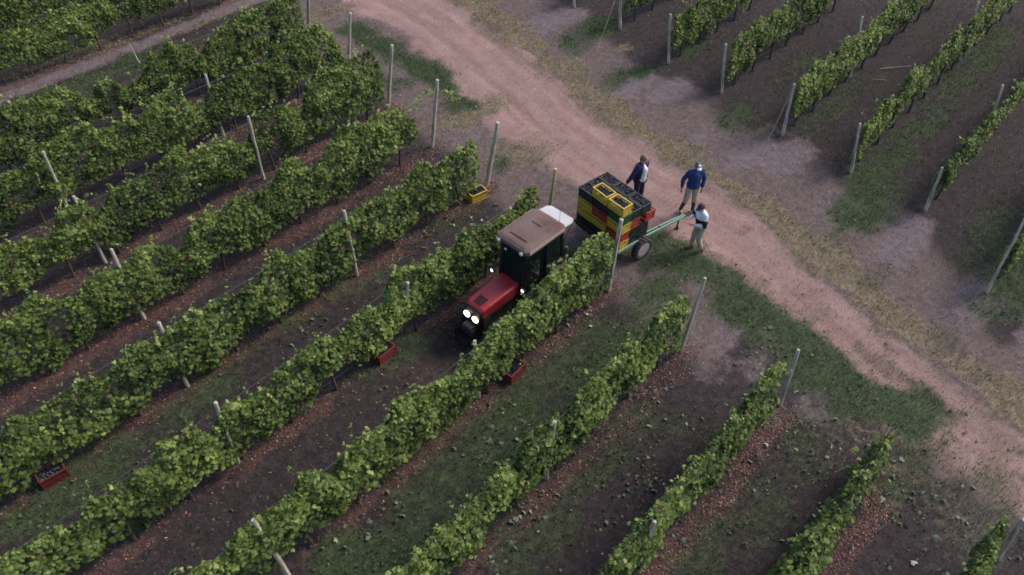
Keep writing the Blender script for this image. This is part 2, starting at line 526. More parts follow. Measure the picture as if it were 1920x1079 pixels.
def build_ground():
    def axis(a, b, st, ext):
        core = np.arange(a, b + 1e-6, st)
        g = np.cumsum(st * 1.35 ** np.arange(1, 27))
        g = g[g < ext]
        return np.concatenate([a - g[::-1], core, b + g])
    xs = axis(-25, 27, .115, 500)
    ys = axis(3.5, 39, .115, 700)
    X, Y = np.meshgrid(xs, ys, indexing='ij')
    mk = masks(X, Y)
    Z = ground_z(X, Y, mk)
    nx, ny = len(xs), len(ys)
    V = np.stack([X, Y, Z], -1).reshape(-1, 3)
    i, j = np.meshgrid(np.arange(nx - 1), np.arange(ny - 1), indexing='ij')
    a = (i * ny + j).ravel()
    q = np.stack([a, a + ny, a + ny + 1, a + 1], 1)
    me = bpy.data.meshes.new('ground')
    me.vertices.add(len(V))
    me.vertices.foreach_set('co', V.astype(np.float32).ravel())
    me.loops.add(len(q) * 4)
    me.loops.foreach_set('vertex_index', q.astype(np.int32).ravel())
    me.polygons.add(len(q))
    me.polygons.foreach_set('loop_start', np.arange(0, len(q) * 4, 4, dtype=np.int32))
    me.polygons.foreach_set('use_smooth', np.ones(len(q), dtype=bool))
    me.update()
    for nm in ('road', 'grass', 'straw', 'bare', 'mulch', 'lane', 'track'):
        at_ = me.attributes.new(nm, 'FLOAT', 'POINT')
        at_.data.foreach_set('value', mk[nm].astype(np.float32).ravel())
    m, nt, p = new_mat('vineyard_soil')
    L = nt.links
    tc = nt.nodes.new('ShaderNodeTexCoord')

    def noise(scale, det=6, rough=.6, dist=0.0):
        n = nt.nodes.new('ShaderNodeTexNoise')
        n.inputs['Scale'].default_value = scale
        n.inputs['Detail'].default_value = det
        n.inputs['Roughness'].default_value = rough
        n.inputs['Distortion'].default_value = dist
        L.new(tc.outputs['Object'], n.inputs['Vector'])
        return n.outputs['Fac']

    def ramp(fac, stops):
        r = nt.nodes.new('ShaderNodeValToRGB')
        e = r.color_ramp.elements
        e[0].position, e[0].color = stops[0][0], stops[0][1] + (1,)
        e[1].position, e[1].color = stops[-1][0], stops[-1][1] + (1,)
        for ps, c in stops[1:-1]:
            x = e.new(ps)
            x.color = c + (1,)
        L.new(fac, r.inputs['Fac'])
        return r.outputs[0]

    def mixc(f, a, b):
        x = nt.nodes.new('ShaderNodeMix')
        x.data_type = 'RGBA'
        L.new(f, x.inputs[0])
        L.new(a, x.inputs[6])
        L.new(b, x.inputs[7])
        return x.outputs[2]

    fine, mid, big = noise(15, 8, .8), noise(4.5, 7, .75), noise(.9, 8, .7, .4)

    def mask(name, lo=.25, hi=.85, k=1.1):
        a_ = nt.nodes.new('ShaderNodeAttribute')
        a_.attribute_name = name
        s = nt.nodes.new('ShaderNodeMath')
        s.operation = 'MULTIPLY_ADD'          # (noise)*k + attr
        L.new(mid, s.inputs[0])
        s.inputs[1].default_value = k
        L.new(a_.outputs['Fac'], s.inputs[2])
        r = nt.nodes.new('ShaderNodeMapRange')
        r.interpolation_type = 'SMOOTHSTEP'
        r.inputs['From Min'].default_value = lo + k * .5 - .12
        r.inputs['From Max'].default_value = hi + k * .5 - .12
        L.new(s.outputs[0], r.inputs['Value'])
        return r.outputs[0]

    def mixn(fac_a, fac_b):       # average of two noises
        s = nt.nodes.new('ShaderNodeMath')
        s.operation = 'MULTIPLY_ADD'
        s.inputs[1].default_value = .5
        L.new(fac_a, s.inputs[0])
        h = nt.nodes.new('ShaderNodeMath')
        h.operation = 'MULTIPLY'
        h.inputs[1].default_value = .5
        L.new(fac_b, h.inputs[0])
        L.new(h.outputs[0], s.inputs[2])
        return s.outputs[0]
    fm, fb = mixn(fine, mid), mixn(fine, big)
    verge = ramp(fm, [(.36, (.050, .037, .036)), (.5, (.105, .078, .074)), (.64, (.18, .138, .128))])
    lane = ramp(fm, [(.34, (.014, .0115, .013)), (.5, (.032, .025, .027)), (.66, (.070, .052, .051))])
    road = ramp(fb, [(.36, (.178, .109, .096)), (.48, (.240, .152, .136)), (.62, (.305, .208, .186))])
    bare = ramp(fm, [(.34, (.062, .047, .051)), (.5, (.125, .096, .104)), (.66, (.20, .158, .165))])
    grass = ramp(fm, [(.34, (.022, .032, .017)), (.52, (.048, .066, .032)), (.66, (.10, .108, .060))])
    straw = ramp(fm, [(.36, (.070, .056, .042)), (.52, (.145, .118, .082)), (.66, (.27, .22, .145))])
    mulch = ramp(fm, [(.34, (.028, .018, .018)), (.5, (.066, .038, .034)), (.66, (.13, .072, .06))])
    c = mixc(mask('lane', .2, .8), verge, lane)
    c = mixc(mask('bare'), c, bare)
    worn = ramp(fm, [(.36, (.155, .096, .085)), (.5, (.212, .134, .119)), (.62, (.28, .186, .166))])
    road = mixc(mask('track', .3, .9, 1.0), road, worn)
    specks = ramp(noise(38, 3, .6), [(.30, (.35, .35, .35)), (.42, (1, 1, 1)), (.60, (1, 1, 1)), (.72, (1.35, 1.3, 1.28))])
    c = mixc(mask('road', .2, .75, .9), c, road)
    c = mixc(mask('straw', .3, .95, 1.4), c, straw)
    c = mixc(mask('mulch', .3, .85), c, mulch)
    c = mixc(mask('grass', .25, .95, 1.2), c, grass)
    mu = nt.nodes.new('ShaderNodeMix')
    mu.data_type = 'RGBA'
    mu.blend_type = 'MULTIPLY'
    mu.inputs[0].default_value = .75
    L.new(c, mu.inputs[6])
    L.new(specks, mu.inputs[7])
    L.new(mu.outputs[2], p.inputs['Base Color'])
    p.inputs['Roughness'].default_value = .95
    p.inputs['Specular IOR Level'].default_value = .2
    b = nt.nodes.new('ShaderNodeBump')
    b.inputs['Strength'].default_value = .9
    b.inputs['Distance'].default_value = .035
    L.new(fm, b.inputs['Height'])
    L.new(b.outputs[0], p.inputs['Normal'])
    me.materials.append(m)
    o = bpy.data.objects.new('ground', me)
    COL.objects.link(o)
    tag(o, kind='structure')
    o['label'] = 'vineyard soil with a pinkish dirt road, grass strips and bare patches'


build_ground()


# ------------------------------------------------------------------ ground cover (uncountable)
def cover_points(n, dens, seed, over=8, under_rows=False):
    rng = np.random.default_rng(seed)
    X = rng.uniform(-24, 25, n * over)
    Y = rng.uniform(4.5, 37, n * over)
    # keep near the view, thin out with distance
    cp, sp_ = math.cos(PITCH), math.sin(PITCH)
    c = Y * cp + HCAM * sp_
    b = Y * sp_ - HCAM * cp
    ok = (np.abs(X) * FPX / c < 960 * 1.12) & (np.abs(b) * FPX / c < 540 * 1.18)
    X, Y = X[ok], Y[ok]
    if under_rows:
        kc = (X * NR[0] + Y * NR[1] - C0) / SP
        kr = np.round(kc)
        ok = (np.abs((kc - kr) * SP - .1) < .55) & (X * DR[0] + Y * DR[1] < ROWEND(kr) + .9)
        X, Y = X[ok], Y[ok]
    mk = masks(X, Y)
    d = dens(mk, X, Y)
    keep = rng.random(len(X)) < d
    X, Y = X[keep][:n], Y[keep][:n]
    mk = masks(X, Y)
    Z = ground_z(X, Y, mk)
    return np.stack([X, Y, Z], 1), mk, rng


BLADE = np.array([[-.5, 0, 0], [.5, 0, 0], [.35, .1, .55], [0, .45, 1.0]], float)
BLADE_T = np.array([[0, 1, 2], [0, 2, 3]])


def blades(name, mkey, n, hmin, hmax, width, m, seed, dens, label, lean=.5, over=8):
    P, mk, rng = cover_points(n, dens, seed, over)
    N = len(P)
    ang = rng.uniform(0, 2 * PI, N)
    X = np.stack([np.cos(ang), np.sin(ang), np.zeros(N)], 1) * width
    h = rng.uniform(hmin, hmax, N)
    Yv = np.stack([-np.sin(ang), np.cos(ang), np.zeros(N)], 1) * (h * lean * rng.uniform(.3, 1.8, N))[:, None]
    Zv = np.stack([np.zeros(N), np.zeros(N), h], 1)
    tone = np.clip(fbm(P[:, 0], P[:, 1], 1.1, seed) * .9 + rng.normal(0, .18, N) , 0, 1)
    me = scatter_mesh(name, P, X, Yv, Zv, np.ones(N), BLADE, BLADE_T, tone)
    o = link(name, me, m)
    tag(o, label, 'grass', kind='stuff')


blades('grass', 'grass', 150000, .03, .10, .012, M['grass'], 21,
       lambda m, X, Y: np.clip(m['grass'] * 1.0 + .05 * m['lane'] + .03, 0, 1) ** 1.3 * (1 - .5 * m['mulch']),
       'short green grass along the road edge and in the lanes between vine rows')
blades('dry_grass', 'straw', 42000, .03, .11, .014, M['straw'], 22,
       lambda m, X, Y: np.clip(m['straw'] * .8, 0, 1) ** 1.4 + .012 * (1 - m['road']) + .015 * m['lane'],
       'dry straw coloured grass lining the dirt road', 1.1, 20)

blades('brown_scrub', 'lane', 45000, .025, .09, .013, M['scrub'], 23,
       lambda m, X, Y: np.clip((m['lane'] * .16 + .22 * m['lane'] * sst(.45, .65, fbm(X, Y, 1.4, 88)) + .30 * (m['sl'] < 0) * (1 - m['road']) * sst(15, 11, Y) * sst(5, 8, X)
                                + .10 * (1 - m['road'])) * (1 - m['bare'] * .7), 0, 1),
       'withered brown and olive weeds thinly covering the soil', 1.0)

LEAF = np.array([[0, 0, 0.0], [0, -.28, .02], [.42, -.44, -.12], [.56, .10, -.14], [.26, .24, -.03], [0, .62, -.12], [-.26, .24, -.03], [-.56, .10, -.14], [-.42, -.44, -.12]])
LEAF[0, 2] = .05
LEAF_T = np.array([[0, i, i + 1] for i in range(1, 8)] + [[0, 8, 1]])


LEAFV = np.array([[0, 0, 0.03], [0, -.30, .02], [.46, -.40, -.10], [.50, .16, -.12], [0, .62, -.10], [-.50, .16, -.12], [-.46, -.40, -.10]])
LEAFV_T = np.array([[0, i, i + 1] for i in range(1, 6)] + [[0, 6, 1]])


def flat_litter(name, n, smin, smax, m, seed, dens, label, cat, tmpl, tris, lift=.02, tilt=.35, over=8):
    P, mk, rng = cover_points(n, dens, seed, over, name == 'soil_clods')
    N = len(P)
    P[:, 2] += lift * rng.uniform(.3, 1.5, N)
    nrm = np.stack([rng.normal(0, tilt, N), rng.normal(0, tilt, N), np.ones(N)], 1)
    X, Y, Z = frames(nrm, rng)
    me = scatter_mesh(name, P, X, Y, Z, rng.uniform(smin, smax, N), tmpl, tris, np.clip(rng.beta(2, 2.4, N), 0, 1))
    o = link(name, me, m)
    tag(o, label, cat, kind='stuff')


CLOD = np.array([[.5, 0, 0], [.1, .45, .05], [-.5, .05, 0], [-.05, -.5, .03], [.05, .02, .38]])
CLOD_T = np.array([[0, 1, 4], [1, 2, 4], [2, 3, 4], [3, 0, 4]])
flat_litter('soil_clods', 40000, .02, .055, M['mulch'], 31, lambda m, X, Y: m['mulch'] ** 1.2 * (.22 + .78 * sst(-6, -1, m['U'] - ROWEND(m['K']))) * (1 - m['grass'] * .8),
            'red brown clods and dry leaves heaped under the vine rows', 'soil', CLOD, CLOD_T, over=60, lift=.008)
flat_litter('cut_leaves', 3300, .05, .13, M['dead_leaf'], 32,
            lambda m, X, Y: m['lane'] * (m['sl'] < 0) * sst(.45, .72, fbm(X, Y, 1.5, 55)) * sst(3.2, 4.6, m['K']) * .8,
            'pale green leaves cut from the vines and lying in the lanes', 'leaves', LEAF, LEAF_T, .04, .75)
flat_litter('pebbles', 15000, .012, .042, M['stone'], 33, lambda m, X, Y: .6 * m['road'] + .5 * m['bare'] + .1 * (1 - m['grass']) + .05,
            'small pebbles and crumbs of earth scattered over the road and soil', 'pebbles', CLOD, CLOD_T, .0)
flat_litter('low_weeds', 9000, .035, .09, M['grass'], 34, lambda m, X, Y: m['lane'] * sst(.5, .7, fbm(X, Y, 1.2, 66)) * .8 * sst(3.0, 4.2, m['K']) * (m['sl'] < 0) + .2 * m['grass'],
            'low broad leaved weeds growing in the lanes', 'weeds', LEAF, LEAF_T, .04, .6)

# ================================================================== VINES
PROF = {
 0: [(5.02, 2.36), (5.96, 2.25), (6.59, 2.18), (7.04, 1.8), (7.23, 1.41), (7.68, 1.94), (8.2, 1.71), (8.39, 1.45), (8.94, 1.47), (9.45, 2.23), (9.64, 1.92), (10.19, 2.36), (10.39, 1.92), (10.8, 2.02), (10.96, 1.45), (11.54, 1.85), (12.1, 2.14), (13.17, 2.26), (14.23, 2.19)],
 1: [(3.87, 2.07), (4.14, 1.92), (4.44, 2.1), (5.03, 2.35), (5.61, 2.35), (6.03, 2.42), (6.32, 2.11), (6.8, 1.99), (7.2, 2.21), (7.41, 1.79), (7.75, 2.07), (8.57, 2.35), (9.16, 1.6), (9.43, 1.29), (9.8, 1.91), (10.32, 1.81), (10.78, 2.11), (11.28, 2.01), (11.85, 1.91), (12.11, 2.35), (12.44, 2.22), (13.03, 2.36), (13.37, 2.28), (13.91, 2.42), (14.38, 1.9), (14.58, 1.39)],
 2: [(2.57, 1.93), (3.24, 1.71), (3.5, 1.5), (3.88, 2.11), (4.43, 2.12), (4.84, 1.58), (5.22, 2.0), (6.32, 2.0), (6.72, 2.13), (7.32, 2.39), (7.44, 1.92), (8.14, 1.9), (8.64, 1.86), (9.01, 1.49), (9.3, 1.44), (9.59, 2.14), (10.56, 2.09), (11.22, 1.6), (11.5, 2.37), (12.37, 2.41), (13.54, 2.5), (14.04, 2.45), (14.1, 2.0)],
 3: [(1.59, 2.04), (1.96, 2.29), (2.24, 2.3), (2.47, 1.9), (2.97, 1.7), (3.22, 2.02), (3.59, 1.98), (3.82, 1.89), (4.23, 1.82), (4.43, 2.02), (4.56, 2.11), (4.86, 1.96), (5.26, 1.69), (5.42, 1.3), (5.83, 1.84), (6.35, 2.1), (6.76, 1.73), (7.2, 2.03), (7.6, 1.92), (8.21, 1.74), (8.73, 2.31), (9.07, 2.3), (9.49, 1.55), (9.91, 1.86), (10.57, 2.47), (10.99, 2.35), (11.39, 2.1), (11.8, 2.26), (12.58, 2.12), (13.1, 1.5)],
 4: [(0.09, 1.76), (0.43, 2.16), (0.63, 1.84), (0.99, 1.93), (1.36, 1.98), (1.73, 1.96), (2.26, 1.75), (2.7, 1.99), (3.08, 2.05), (3.32, 1.79), (3.65, 1.91), (4.0, 1.92), (4.36, 1.81), (4.84, 1.94), (5.26, 1.8), (5.95, 1.69), (6.24, 2.06), (6.64, 2.29), (6.83, 1.82), (7.05, 1.9), (7.64, 1.68), (7.98, 2.02), (8.58, 2.0), (9.26, 2.0), (9.55, 2.1), (10.38, 1.84), (10.84, 2.15), (11.13, 2.35), (11.67, 1.88), (12.14, 2.03), (12.68, 1.92), (13.17, 2.0), (13.38, 2.0)],
 5: [(-1.01, 1.9), (-0.7, 1.94), (-0.27, 1.84), (0.06, 1.55), (0.33, 1.66), (0.59, 1.97), (0.93, 1.62), (1.17, 1.69), (1.44, 1.86), (1.75, 1.66), (1.96, 2.13), (2.22, 2.0), (2.45, 1.92), (2.68, 1.89), (2.89, 1.4), (3.37, 1.95), (3.83, 1.67), (4.21, 1.66), (4.53, 1.87), (4.81, 1.91), (5.74, 1.96), (6.14, 1.57), (6.48, 1.82), (6.71, 1.91), (6.91, 1.93), (7.26, 1.65), (7.48, 1.75), (7.57, 1.88), (7.79, 2.39), (8.06, 2.37), (8.69, 2.09), (9.2, 2.08), (9.72, 1.91), (10.1, 2.17), (10.64, 1.91), (11.22, 1.81), (11.81, 1.7), (12.11, 2.0), (12.62, 2.1)],
 6: [(1.49, 1.84), (1.65, 1.93), (1.97, 2.17), (2.38, 2.09), (2.84, 1.97), (3.06, 2.06), (3.42, 2.33), (3.93, 1.54), (4.26, 1.95), (4.52, 2.01), (4.86, 1.95), (5.25, 1.88), (5.57, 2.2), (6.37, 2.0), (7.15, 1.63), (7.53, 1.75), (7.86, 1.87), (8.14, 2.0), (8.46, 2.15), (8.95, 2.1), (9.17, 2.25), (9.67, 2.1), (9.72, 2.35), (10.03, 2.4), (10.47, 2.3), (10.73, 2.3), (11.17, 2.35), (11.42, 2.45), (12.06, 2.3), (12.4, 2.0)],
 7: [(2.9, 2.1), (3.69, 1.85), (4.3, 2.0), (4.9, 1.9), (5.38, 1.8), (5.57, 1.9), (5.95, 2.0), (6.3, 1.7), (6.6, 2.3), (7.04, 2.2), (7.5, 2.0), (7.7, 1.7), (8.2, 2.1), (8.84, 2.2), (9.3, 2.1), (9.8, 2.25), (10.4, 1.8), (10.8, 2.3), (11.4, 2.2), (11.9, 2.0)],
 8: [(5.5, 1.9), (6.0, 2.0), (6.8, 1.75), (7.3, 2.0), (8.0, 1.9), (8.6, 2.0), (9.5, 2.05), (10.1, 1.9), (10.6, 2.2), (11.3, 2.2), (11.75, 1.9)],
 9: [(7.8, 1.7), (8.4, 1.5), (9.0, 1.7), (9.5, 1.2), (10.0, 1.0), (10.5, 1.4), (11.0, 1.3), (11.5, .9), (12.0, 1.3), (12.3, 1.1)],
 10: [(9.3, 1.9), (10.5, 1.9), (11.2, 1.6)],
}
VINE_GROUPS = {}


def make_vine(k, u0, u1, hfun, bfun, w, seed, label, group, dens=230, right=False):
    rng = np.random.default_rng(seed)
    uc_ = (u0 + u1) / 2
    L = u1 - u0
    hm_ = float(np.mean(hfun(np.linspace(u0, u1, 7))))
    n = int(dens * 1.75 * (2 * L * (hm_ - .55) + L * .4))
    # candidate leaf places in (u, side, z)
    u = rng.uniform(-L / 2 - .12, L / 2 + .12, n)
    h = hfun(u + uc_) - (.13 if k <= 2.5 else .09)
    b = bfun(u + uc_)
    top = rng.random(n) < .2
    t = np.where(top, rng.uniform(.86, 1.0, n), rng.uniform(0, 1, n) ** .9)
    z = b + (h - b) * t
    lump = fbm(u + uc_ + k * 7.3, z * 1.2 + k * 3.1, .55, 101, 3) - .5
    lump2 = fbm(u + uc_ + k * 5.3, z * 1.2, .28, 131, 2) - .5
    prof = w * (1.0 - .55 * np.clip((t - .7) / .3, 0, 1) ** 2) * (.72 + .28 * np.sin(np.clip(t * 1.2, 0, 1) * PI))
    wv = .7 + .65 * vnoise(u + uc_ + k * 9.1, np.full(n, k * 3.7), .85, 171)
    prof = prof * wv * np.clip(1 + 2.4 * lump, .3, 1.5) + .12 * lump2
    side = np.where(rng.random(n) < .5, -1.0, 1.0)
    d = np.where(top, rng.uniform(-1, 1, n), side * rng.beta(5, 1.5, n))
    v = d * prof
    keep = (lump + .35 * lump2 > -.17) | (rng.random(n) < .35)
    u, v, z, t, d, lump = u[keep], v[keep], z[keep], t[keep], d[keep], lump[keep]
    # shoots that stand above or hang out of the hedge
    su, sv, sz = [], [], []
    for _ in range(int(L * 6)):
        x0, l_ = rng.uniform(-L / 2, L / 2), rng.uniform(.10, .52) ** 1.15
        y0 = rng.normal(0, w * .35)
        hz = float(hfun(x0 + uc_)) - .08
        dx, dy = rng.normal(0, .45), rng.normal(0, .45)
        m_ = int(l_ / .045)
        q = np.linspace(0, 1, m_)
        su.append(x0 + dx * l_ * q + rng.normal(0, .025, m_))
        sv.append(y0 + dy * l_ * q ** 1.5 + rng.normal(0, .025, m_))
        sz.append(hz + l_ * (q - .35 * q ** 3))
    for _ in range(int(L * 3)):
        x0, l_ = rng.uniform(-L / 2, L / 2), rng.uniform(.15, .4)
        sd = -1 if rng.random() < .5 else 1
        z0 = rng.uniform(.9, 1.7)
        m_ = int(l_ / .045)
        q = np.linspace(0, 1, m_)
        su.append(x0 + rng.normal(0, .3) * l_ * q + rng.normal(0, .02, m_))
        sv.append(sd * (w * .85 + l_ * .6 * q) + rng.normal(0, .02, m_))
        sz.append(z0 + .1 * q - l_ * q ** 2)
    su, sv, sz = map(np.concatenate, (su, sv, sz))
    ns = len(su)
    u = np.concatenate([u, su])
    v = np.concatenate([v, sv])
    z = np.concatenate([z, sz])
    lump = np.concatenate([lump, np.full(ns, .1)])
    N = len(u)
    D3, N3 = np.array([DR[0], DR[1], 0]), np.array([NR[0], NR[1], 0])
    P = u[:, None] * D3 + v[:, None] * N3 + np.array([0, 0, 1.0]) * z[:, None]
    sd = np.sign(v) * np.clip(np.abs(v) / (w * .7), .15, 1)
    nrm = N3[None] * (sd * rng.uniform(.3, 1.1, N))[:, None] + np.array([0, 0, 1.0]) * rng.uniform(.15, 1.0, N)[:, None] + rng.normal(0, .42, (N, 3))
    X, Yv, Z = frames(nrm, rng, down=np.array([0, 0, 0.0]))
    size = np.clip(rng.normal(.086, .022, N), .042, .14)
    size[-ns:] *= rng.uniform(.45, .85, ns)
    big = fbm(np.full(N, 0.0) + u + uc_, np.full(N, k * 2.0), 1.3, 151, 2)
    tone = .24 + .42 * rng.random(N) ** 1.3 + .5 * (big - .5) + .7 * lump + .10 * np.clip((z - 1.2) / .9, -1, 1)  # younger tops paler; hollows inside the hedge darkened, shade put into leaf colour
    tone[-ns:] += .18
    tone = np.clip(tone, .02, .93)
    odd = rng.random(N) < (.012 if not right else .02)
    tone[odd] = rng.uniform(.95, 1.0, odd.sum())
    me = scatter_mesh('foliage', P, X, Yv, Z, size, LEAFV, LEAFV_T, tone)
    p = uc(uc_, k)
    root = empty('grapevine', (p[0], p[1], 0), 0, label, 'grapevine', group)
    fo = link('foliage', me, M['leaf'], root)
    fo['kind'] = 'stuff'
    ang = rng.uniform(0, 2 * PI)
    tr = link('trunk', TRUNKS[int(rng.integers(len(TRUNKS)))], None, root, rot=(0, 0, math.atan2(DR[1], DR[0]) + (0 if rng.random() < .5 else PI)))
    return root


TRUNKS = []
for i in range(4):
    bm = bmesh.new()
    r = random.Random(50 + i)
    pts = [Vector((r.uniform(-.03, .03), r.uniform(-.03, .03), z)) for z in (-.08, .15, .4, .65)] + [Vector((0, 0, .85))]
    tube(bm, pts, [.05, .038, .034, .036, .032], 8)
    for s in (-1, 1):        # two cordon arms along the wire
        tube(bm, [Vector((0, 0, .82)), Vector((s * .14, 0, .92)), Vector((s * .36, r.uniform(-.02, .02), .95)), Vector((s * .6, 0, .94))], [.028, .022, .018, .011], 6)
        for q in range(3):   # canes
            x = s * (.15 + .18 * q)
            tube(bm, [Vector((x, 0, .93)), Vector((x + r.uniform(-.06, .06), r.uniform(-.05, .05), 1.25)), Vector((x + r.uniform(-.1, .1), r.uniform(-.1, .1), 1.65))], [.009, .007, .004], 5)
    me = bpy.data.meshes.new('trunk')
    bm.to_mesh(me)
    bm.free()
    me.materials.append(M['bark'])
    TRUNKS.append(me)

LEFT_DESC = {
 -5: 'the furthest row in the upper left corner', -4: 'the second furthest row at upper left', -3: 'the third furthest row at upper left',
 -2: 'the second row above the pinkish lane', -1: 'the row just above the pinkish lane',
 0: 'the row just below the pinkish lane', 1: 'the second row below the pinkish lane',
 2: 'the third row below the pinkish lane', 3: 'the row whose end post carries a shoot',
 4: 'the row ending at the yellow ground crate', 5: 'the row on the upper left of the tractor',
 6: 'the row on the lower right of the tractor', 7: 'the row ending at a slim post in clods',
 8: 'the row ending at a short thin post', 9: 'the low ragged row at lower right', 10: 'the row in the bottom right corner'}
ORD = ['first', 'second', 'third', 'fourth', 'fifth', 'sixth', 'seventh', 'eighth', 'ninth', 'tenth', 'eleventh', 'twelfth', 'thirteenth', 'fourteenth',
       'fifteenth', 'sixteenth', 'seventeenth', 'eighteenth', 'nineteenth', 'twentieth']


def row_profile(k):
    if k in PROF:
        pu, ph = zip(*PROF[k])
    else:
        pu, ph = (0,), (2.05,)
    pu, ph = np.array(pu), np.array(ph)

    def h(u):
        base = np.interp(u, pu, ph)
        out = np.clip((pu[0] - u) / .6, 0, 1) if k in PROF else 1.0
        gen = 1.95 + .55 * (fbm(np.asarray(u) + 13.7 * k, np.zeros_like(u), 1.1, 201, 3) - .5) * 2 * .8
        return np.where(out > 0, base * (1 - out) + gen * out, base)
    return h


KROW = {-1: -1.98, -2: -2.98, -3: -3.98, -4: -4.98, -5: -5.98, 7: 6.94, 8: 7.92, 9: 8.83, 10: 9.75}
for k in range(-5, 11):
    kk = KROW.get(k, k)
    end = {9: 12.35, 10: 11.45, 4: 12.98, 3: 13.15, 7: 11.95, 8: 11.7, 5: 12.6, 6: 12.35, 2: 14.1, 1: 14.55}.get(k, ROWEND(k) - .35)
    hf = row_profile(k)
    bf0 = lambda u, k=k: (.52 if k <= 2 else .42) + .35 * (fbm(np.asarray(u) + k * 3.3, np.zeros_like(u), .9, 301, 2) - .5) * 2
    if k == 9:
        bf = lambda u: .08 + 0 * np.asarray(u)
    else:
        bf = bf0
    u1 = end
    i = 0
    while u1 > end - 40:
        L = 1.25 if i else 1.15
        u0 = u1 - L
        p = uc((u0 + u1) / 2, kk)
        a, b = sees(p[0], p[1], 1.2)
        if abs(a) < 1.14 and -1.16 < b < 1.25:
            make_vine(kk, u0, u1, hf, bf, .24 if k == 9 else (.135 if k <= 2 else .165), 1000 + k * 60 + i,
                      '%s grapevine from the road in %s' % (ORD[min(i, 19)], LEFT_DESC[k]), 'grapevines in ' + LEFT_DESC[k], dens=235 if k != 9 else 190)
        u1 = u0
        i += 1

# right block, beyond the road
RROWS = {0: 0.9, 1: 1.9, 2: 2.87, 3: 3.95, 4: 4.9, 5: 5.97, 6: 6.9, 7: 7.87, 8: 8.83}
REND = {0: 26.0, 1: 24.6, 2: 24.35, 3: 23.3, 4: 22.95, 5: 22.1, 6: 21.75, 7: 21.55, 8: 19.4}
RDESC = {0: 'the furthest row across the road', 1: 'the second furthest row across the road',
         2: 'the row behind the post touching the top edge', 3: 'the row behind the tall pale post across the road',
         4: 'the row just left of the anchor wire post', 5: 'the row behind the anchor wire post',
         6: 'the row just right of the anchor wire post', 7: 'the rightmost row across the road',
         8: 'the row past the leaning pole at the right edge'}
RTOP = {4: 2.0, 5: 2.0, 6: 1.85, 7: 1.6, 3: 2.05}
for j, kk in RROWS.items():
    base = RTOP.get(j, 1.9)
    hf = lambda u, b=base, j=j: b + .75 * (fbm(np.asarray(u) + 31.7 * j, np.zeros_like(u), .9, 401, 3) - .5) * 1.3
    bf = lambda u, j=j: .55 + .4 * (fbm(np.asarray(u) + j * 3.9, np.zeros_like(u), .8, 501, 2) - .5) * 2
    u0 = REND[j] + .15
    i = 0
    while u0 < REND[j] + 22:
        u1 = u0 + 1.25
        p = uc((u0 + u1) / 2, kk)
        a, b = sees(p[0], p[1], 1.2)
        if abs(a) < 1.14 and abs(b) < 1.12:
            make_vine(kk, u0, u1, hf, bf, .115, 4000 + j * 60 + i, '%s grapevine from the road in %s' % (ORD[min(i, 19)], RDESC[j]), 'grapevines in ' + RDESC[j], dens=185, right=True)
        u0 = u1
        i += 1


# the stray shoot that reaches out beside an end post
def shoot(pts, label, seed, n=60, spread=.06):
    rng = np.random.default_rng(seed)
    pts = np.array(pts)
    seg = np.linspace(0, len(pts) - 1.001, n)
    i = seg.astype(int)
    f = (seg - i)[:, None]
    C = pts[i] * (1 - f) + pts[i + 1] * f
    P = C + rng.normal(0, spread, (n, 3))
    X, Y, Z = frames(np.array([0.1, -.2, 1.0]) + rng.normal(0, .4, (n, 3)), rng)
    o0 = pts[0]
    root = empty('vine_shoot', tuple(o0), 0, label, 'vine shoot')
    me = scatter_mesh('foliage', P - o0, X, Y, Z, rng.uniform(.07, .12, n), LEAF, LEAF_T, np.clip(rng.normal(.72, .12, n), 0, .94))
    link('foliage', me, M['leaf'], root)['kind'] = 'stuff'
    bm = bmesh.new()
    tube(bm, [Vector(p - o0) for p in pts], [.012] + [.008] * (len(pts) - 1), 6)
    link('cane', bm, M['bark'], root)


def P3(px, py, z):
    a = at(px, py, z)
    return (a[0], a[1], z)


shoot([P3(770, 205, 1.7), P3(785, 185, 1.8), P3(805, 170, 1.85), P3(825, 168, 1.8), P3(845, 178, 1.65), P3(858, 184, 1.5)], 'bright green shoot reaching past its end post towards the road', 5)


# ================================================================== POSTS
def post_mesh(h, r0, r1, seed, m):
    r = random.Random(seed)
    bm = bmesh.new()
    pts, rad = [], []
    for i in range(7):
        t = i / 6
        pts.append(Vector((r.uniform(-.008, .008), r.uniform(-.008, .008), -.12 + (h + .12) * t)))
        rad.append((r0 + (r1 - r0) * t) * r.uniform(.94, 1.05))
    tube(bm, pts, rad, 10)
    bmesh.ops.bevel(bm, geom=[e for e in bm.edges if all(v.co.z > h - .02 for v in e.verts)], offset=.01, segments=1, affect='EDGES')
    me = bpy.data.meshes.new('wooden_post')
    bm.to_mesh(me)
    bm.free()
    me.materials.append(m)
    return me


def post(base, top, r0, label, group, m=None, seed=0):
    base, top = Vector(base), Vector(top)
    d = top - base
    me = post_mesh(d.length, r0, r0 * .82, seed, m or M['post'])
    o = link('wooden_post', me, None)
    o.location = base
    o.rotation_mode = 'QUATERNION'
    o.rotation_quaternion = d.to_track_quat('Z', 'Y')
    tag(o, label, 'post', group)
    return o


def off(p, dx, dy, h):
    return (p[0] + dx, p[1] + dy, h)


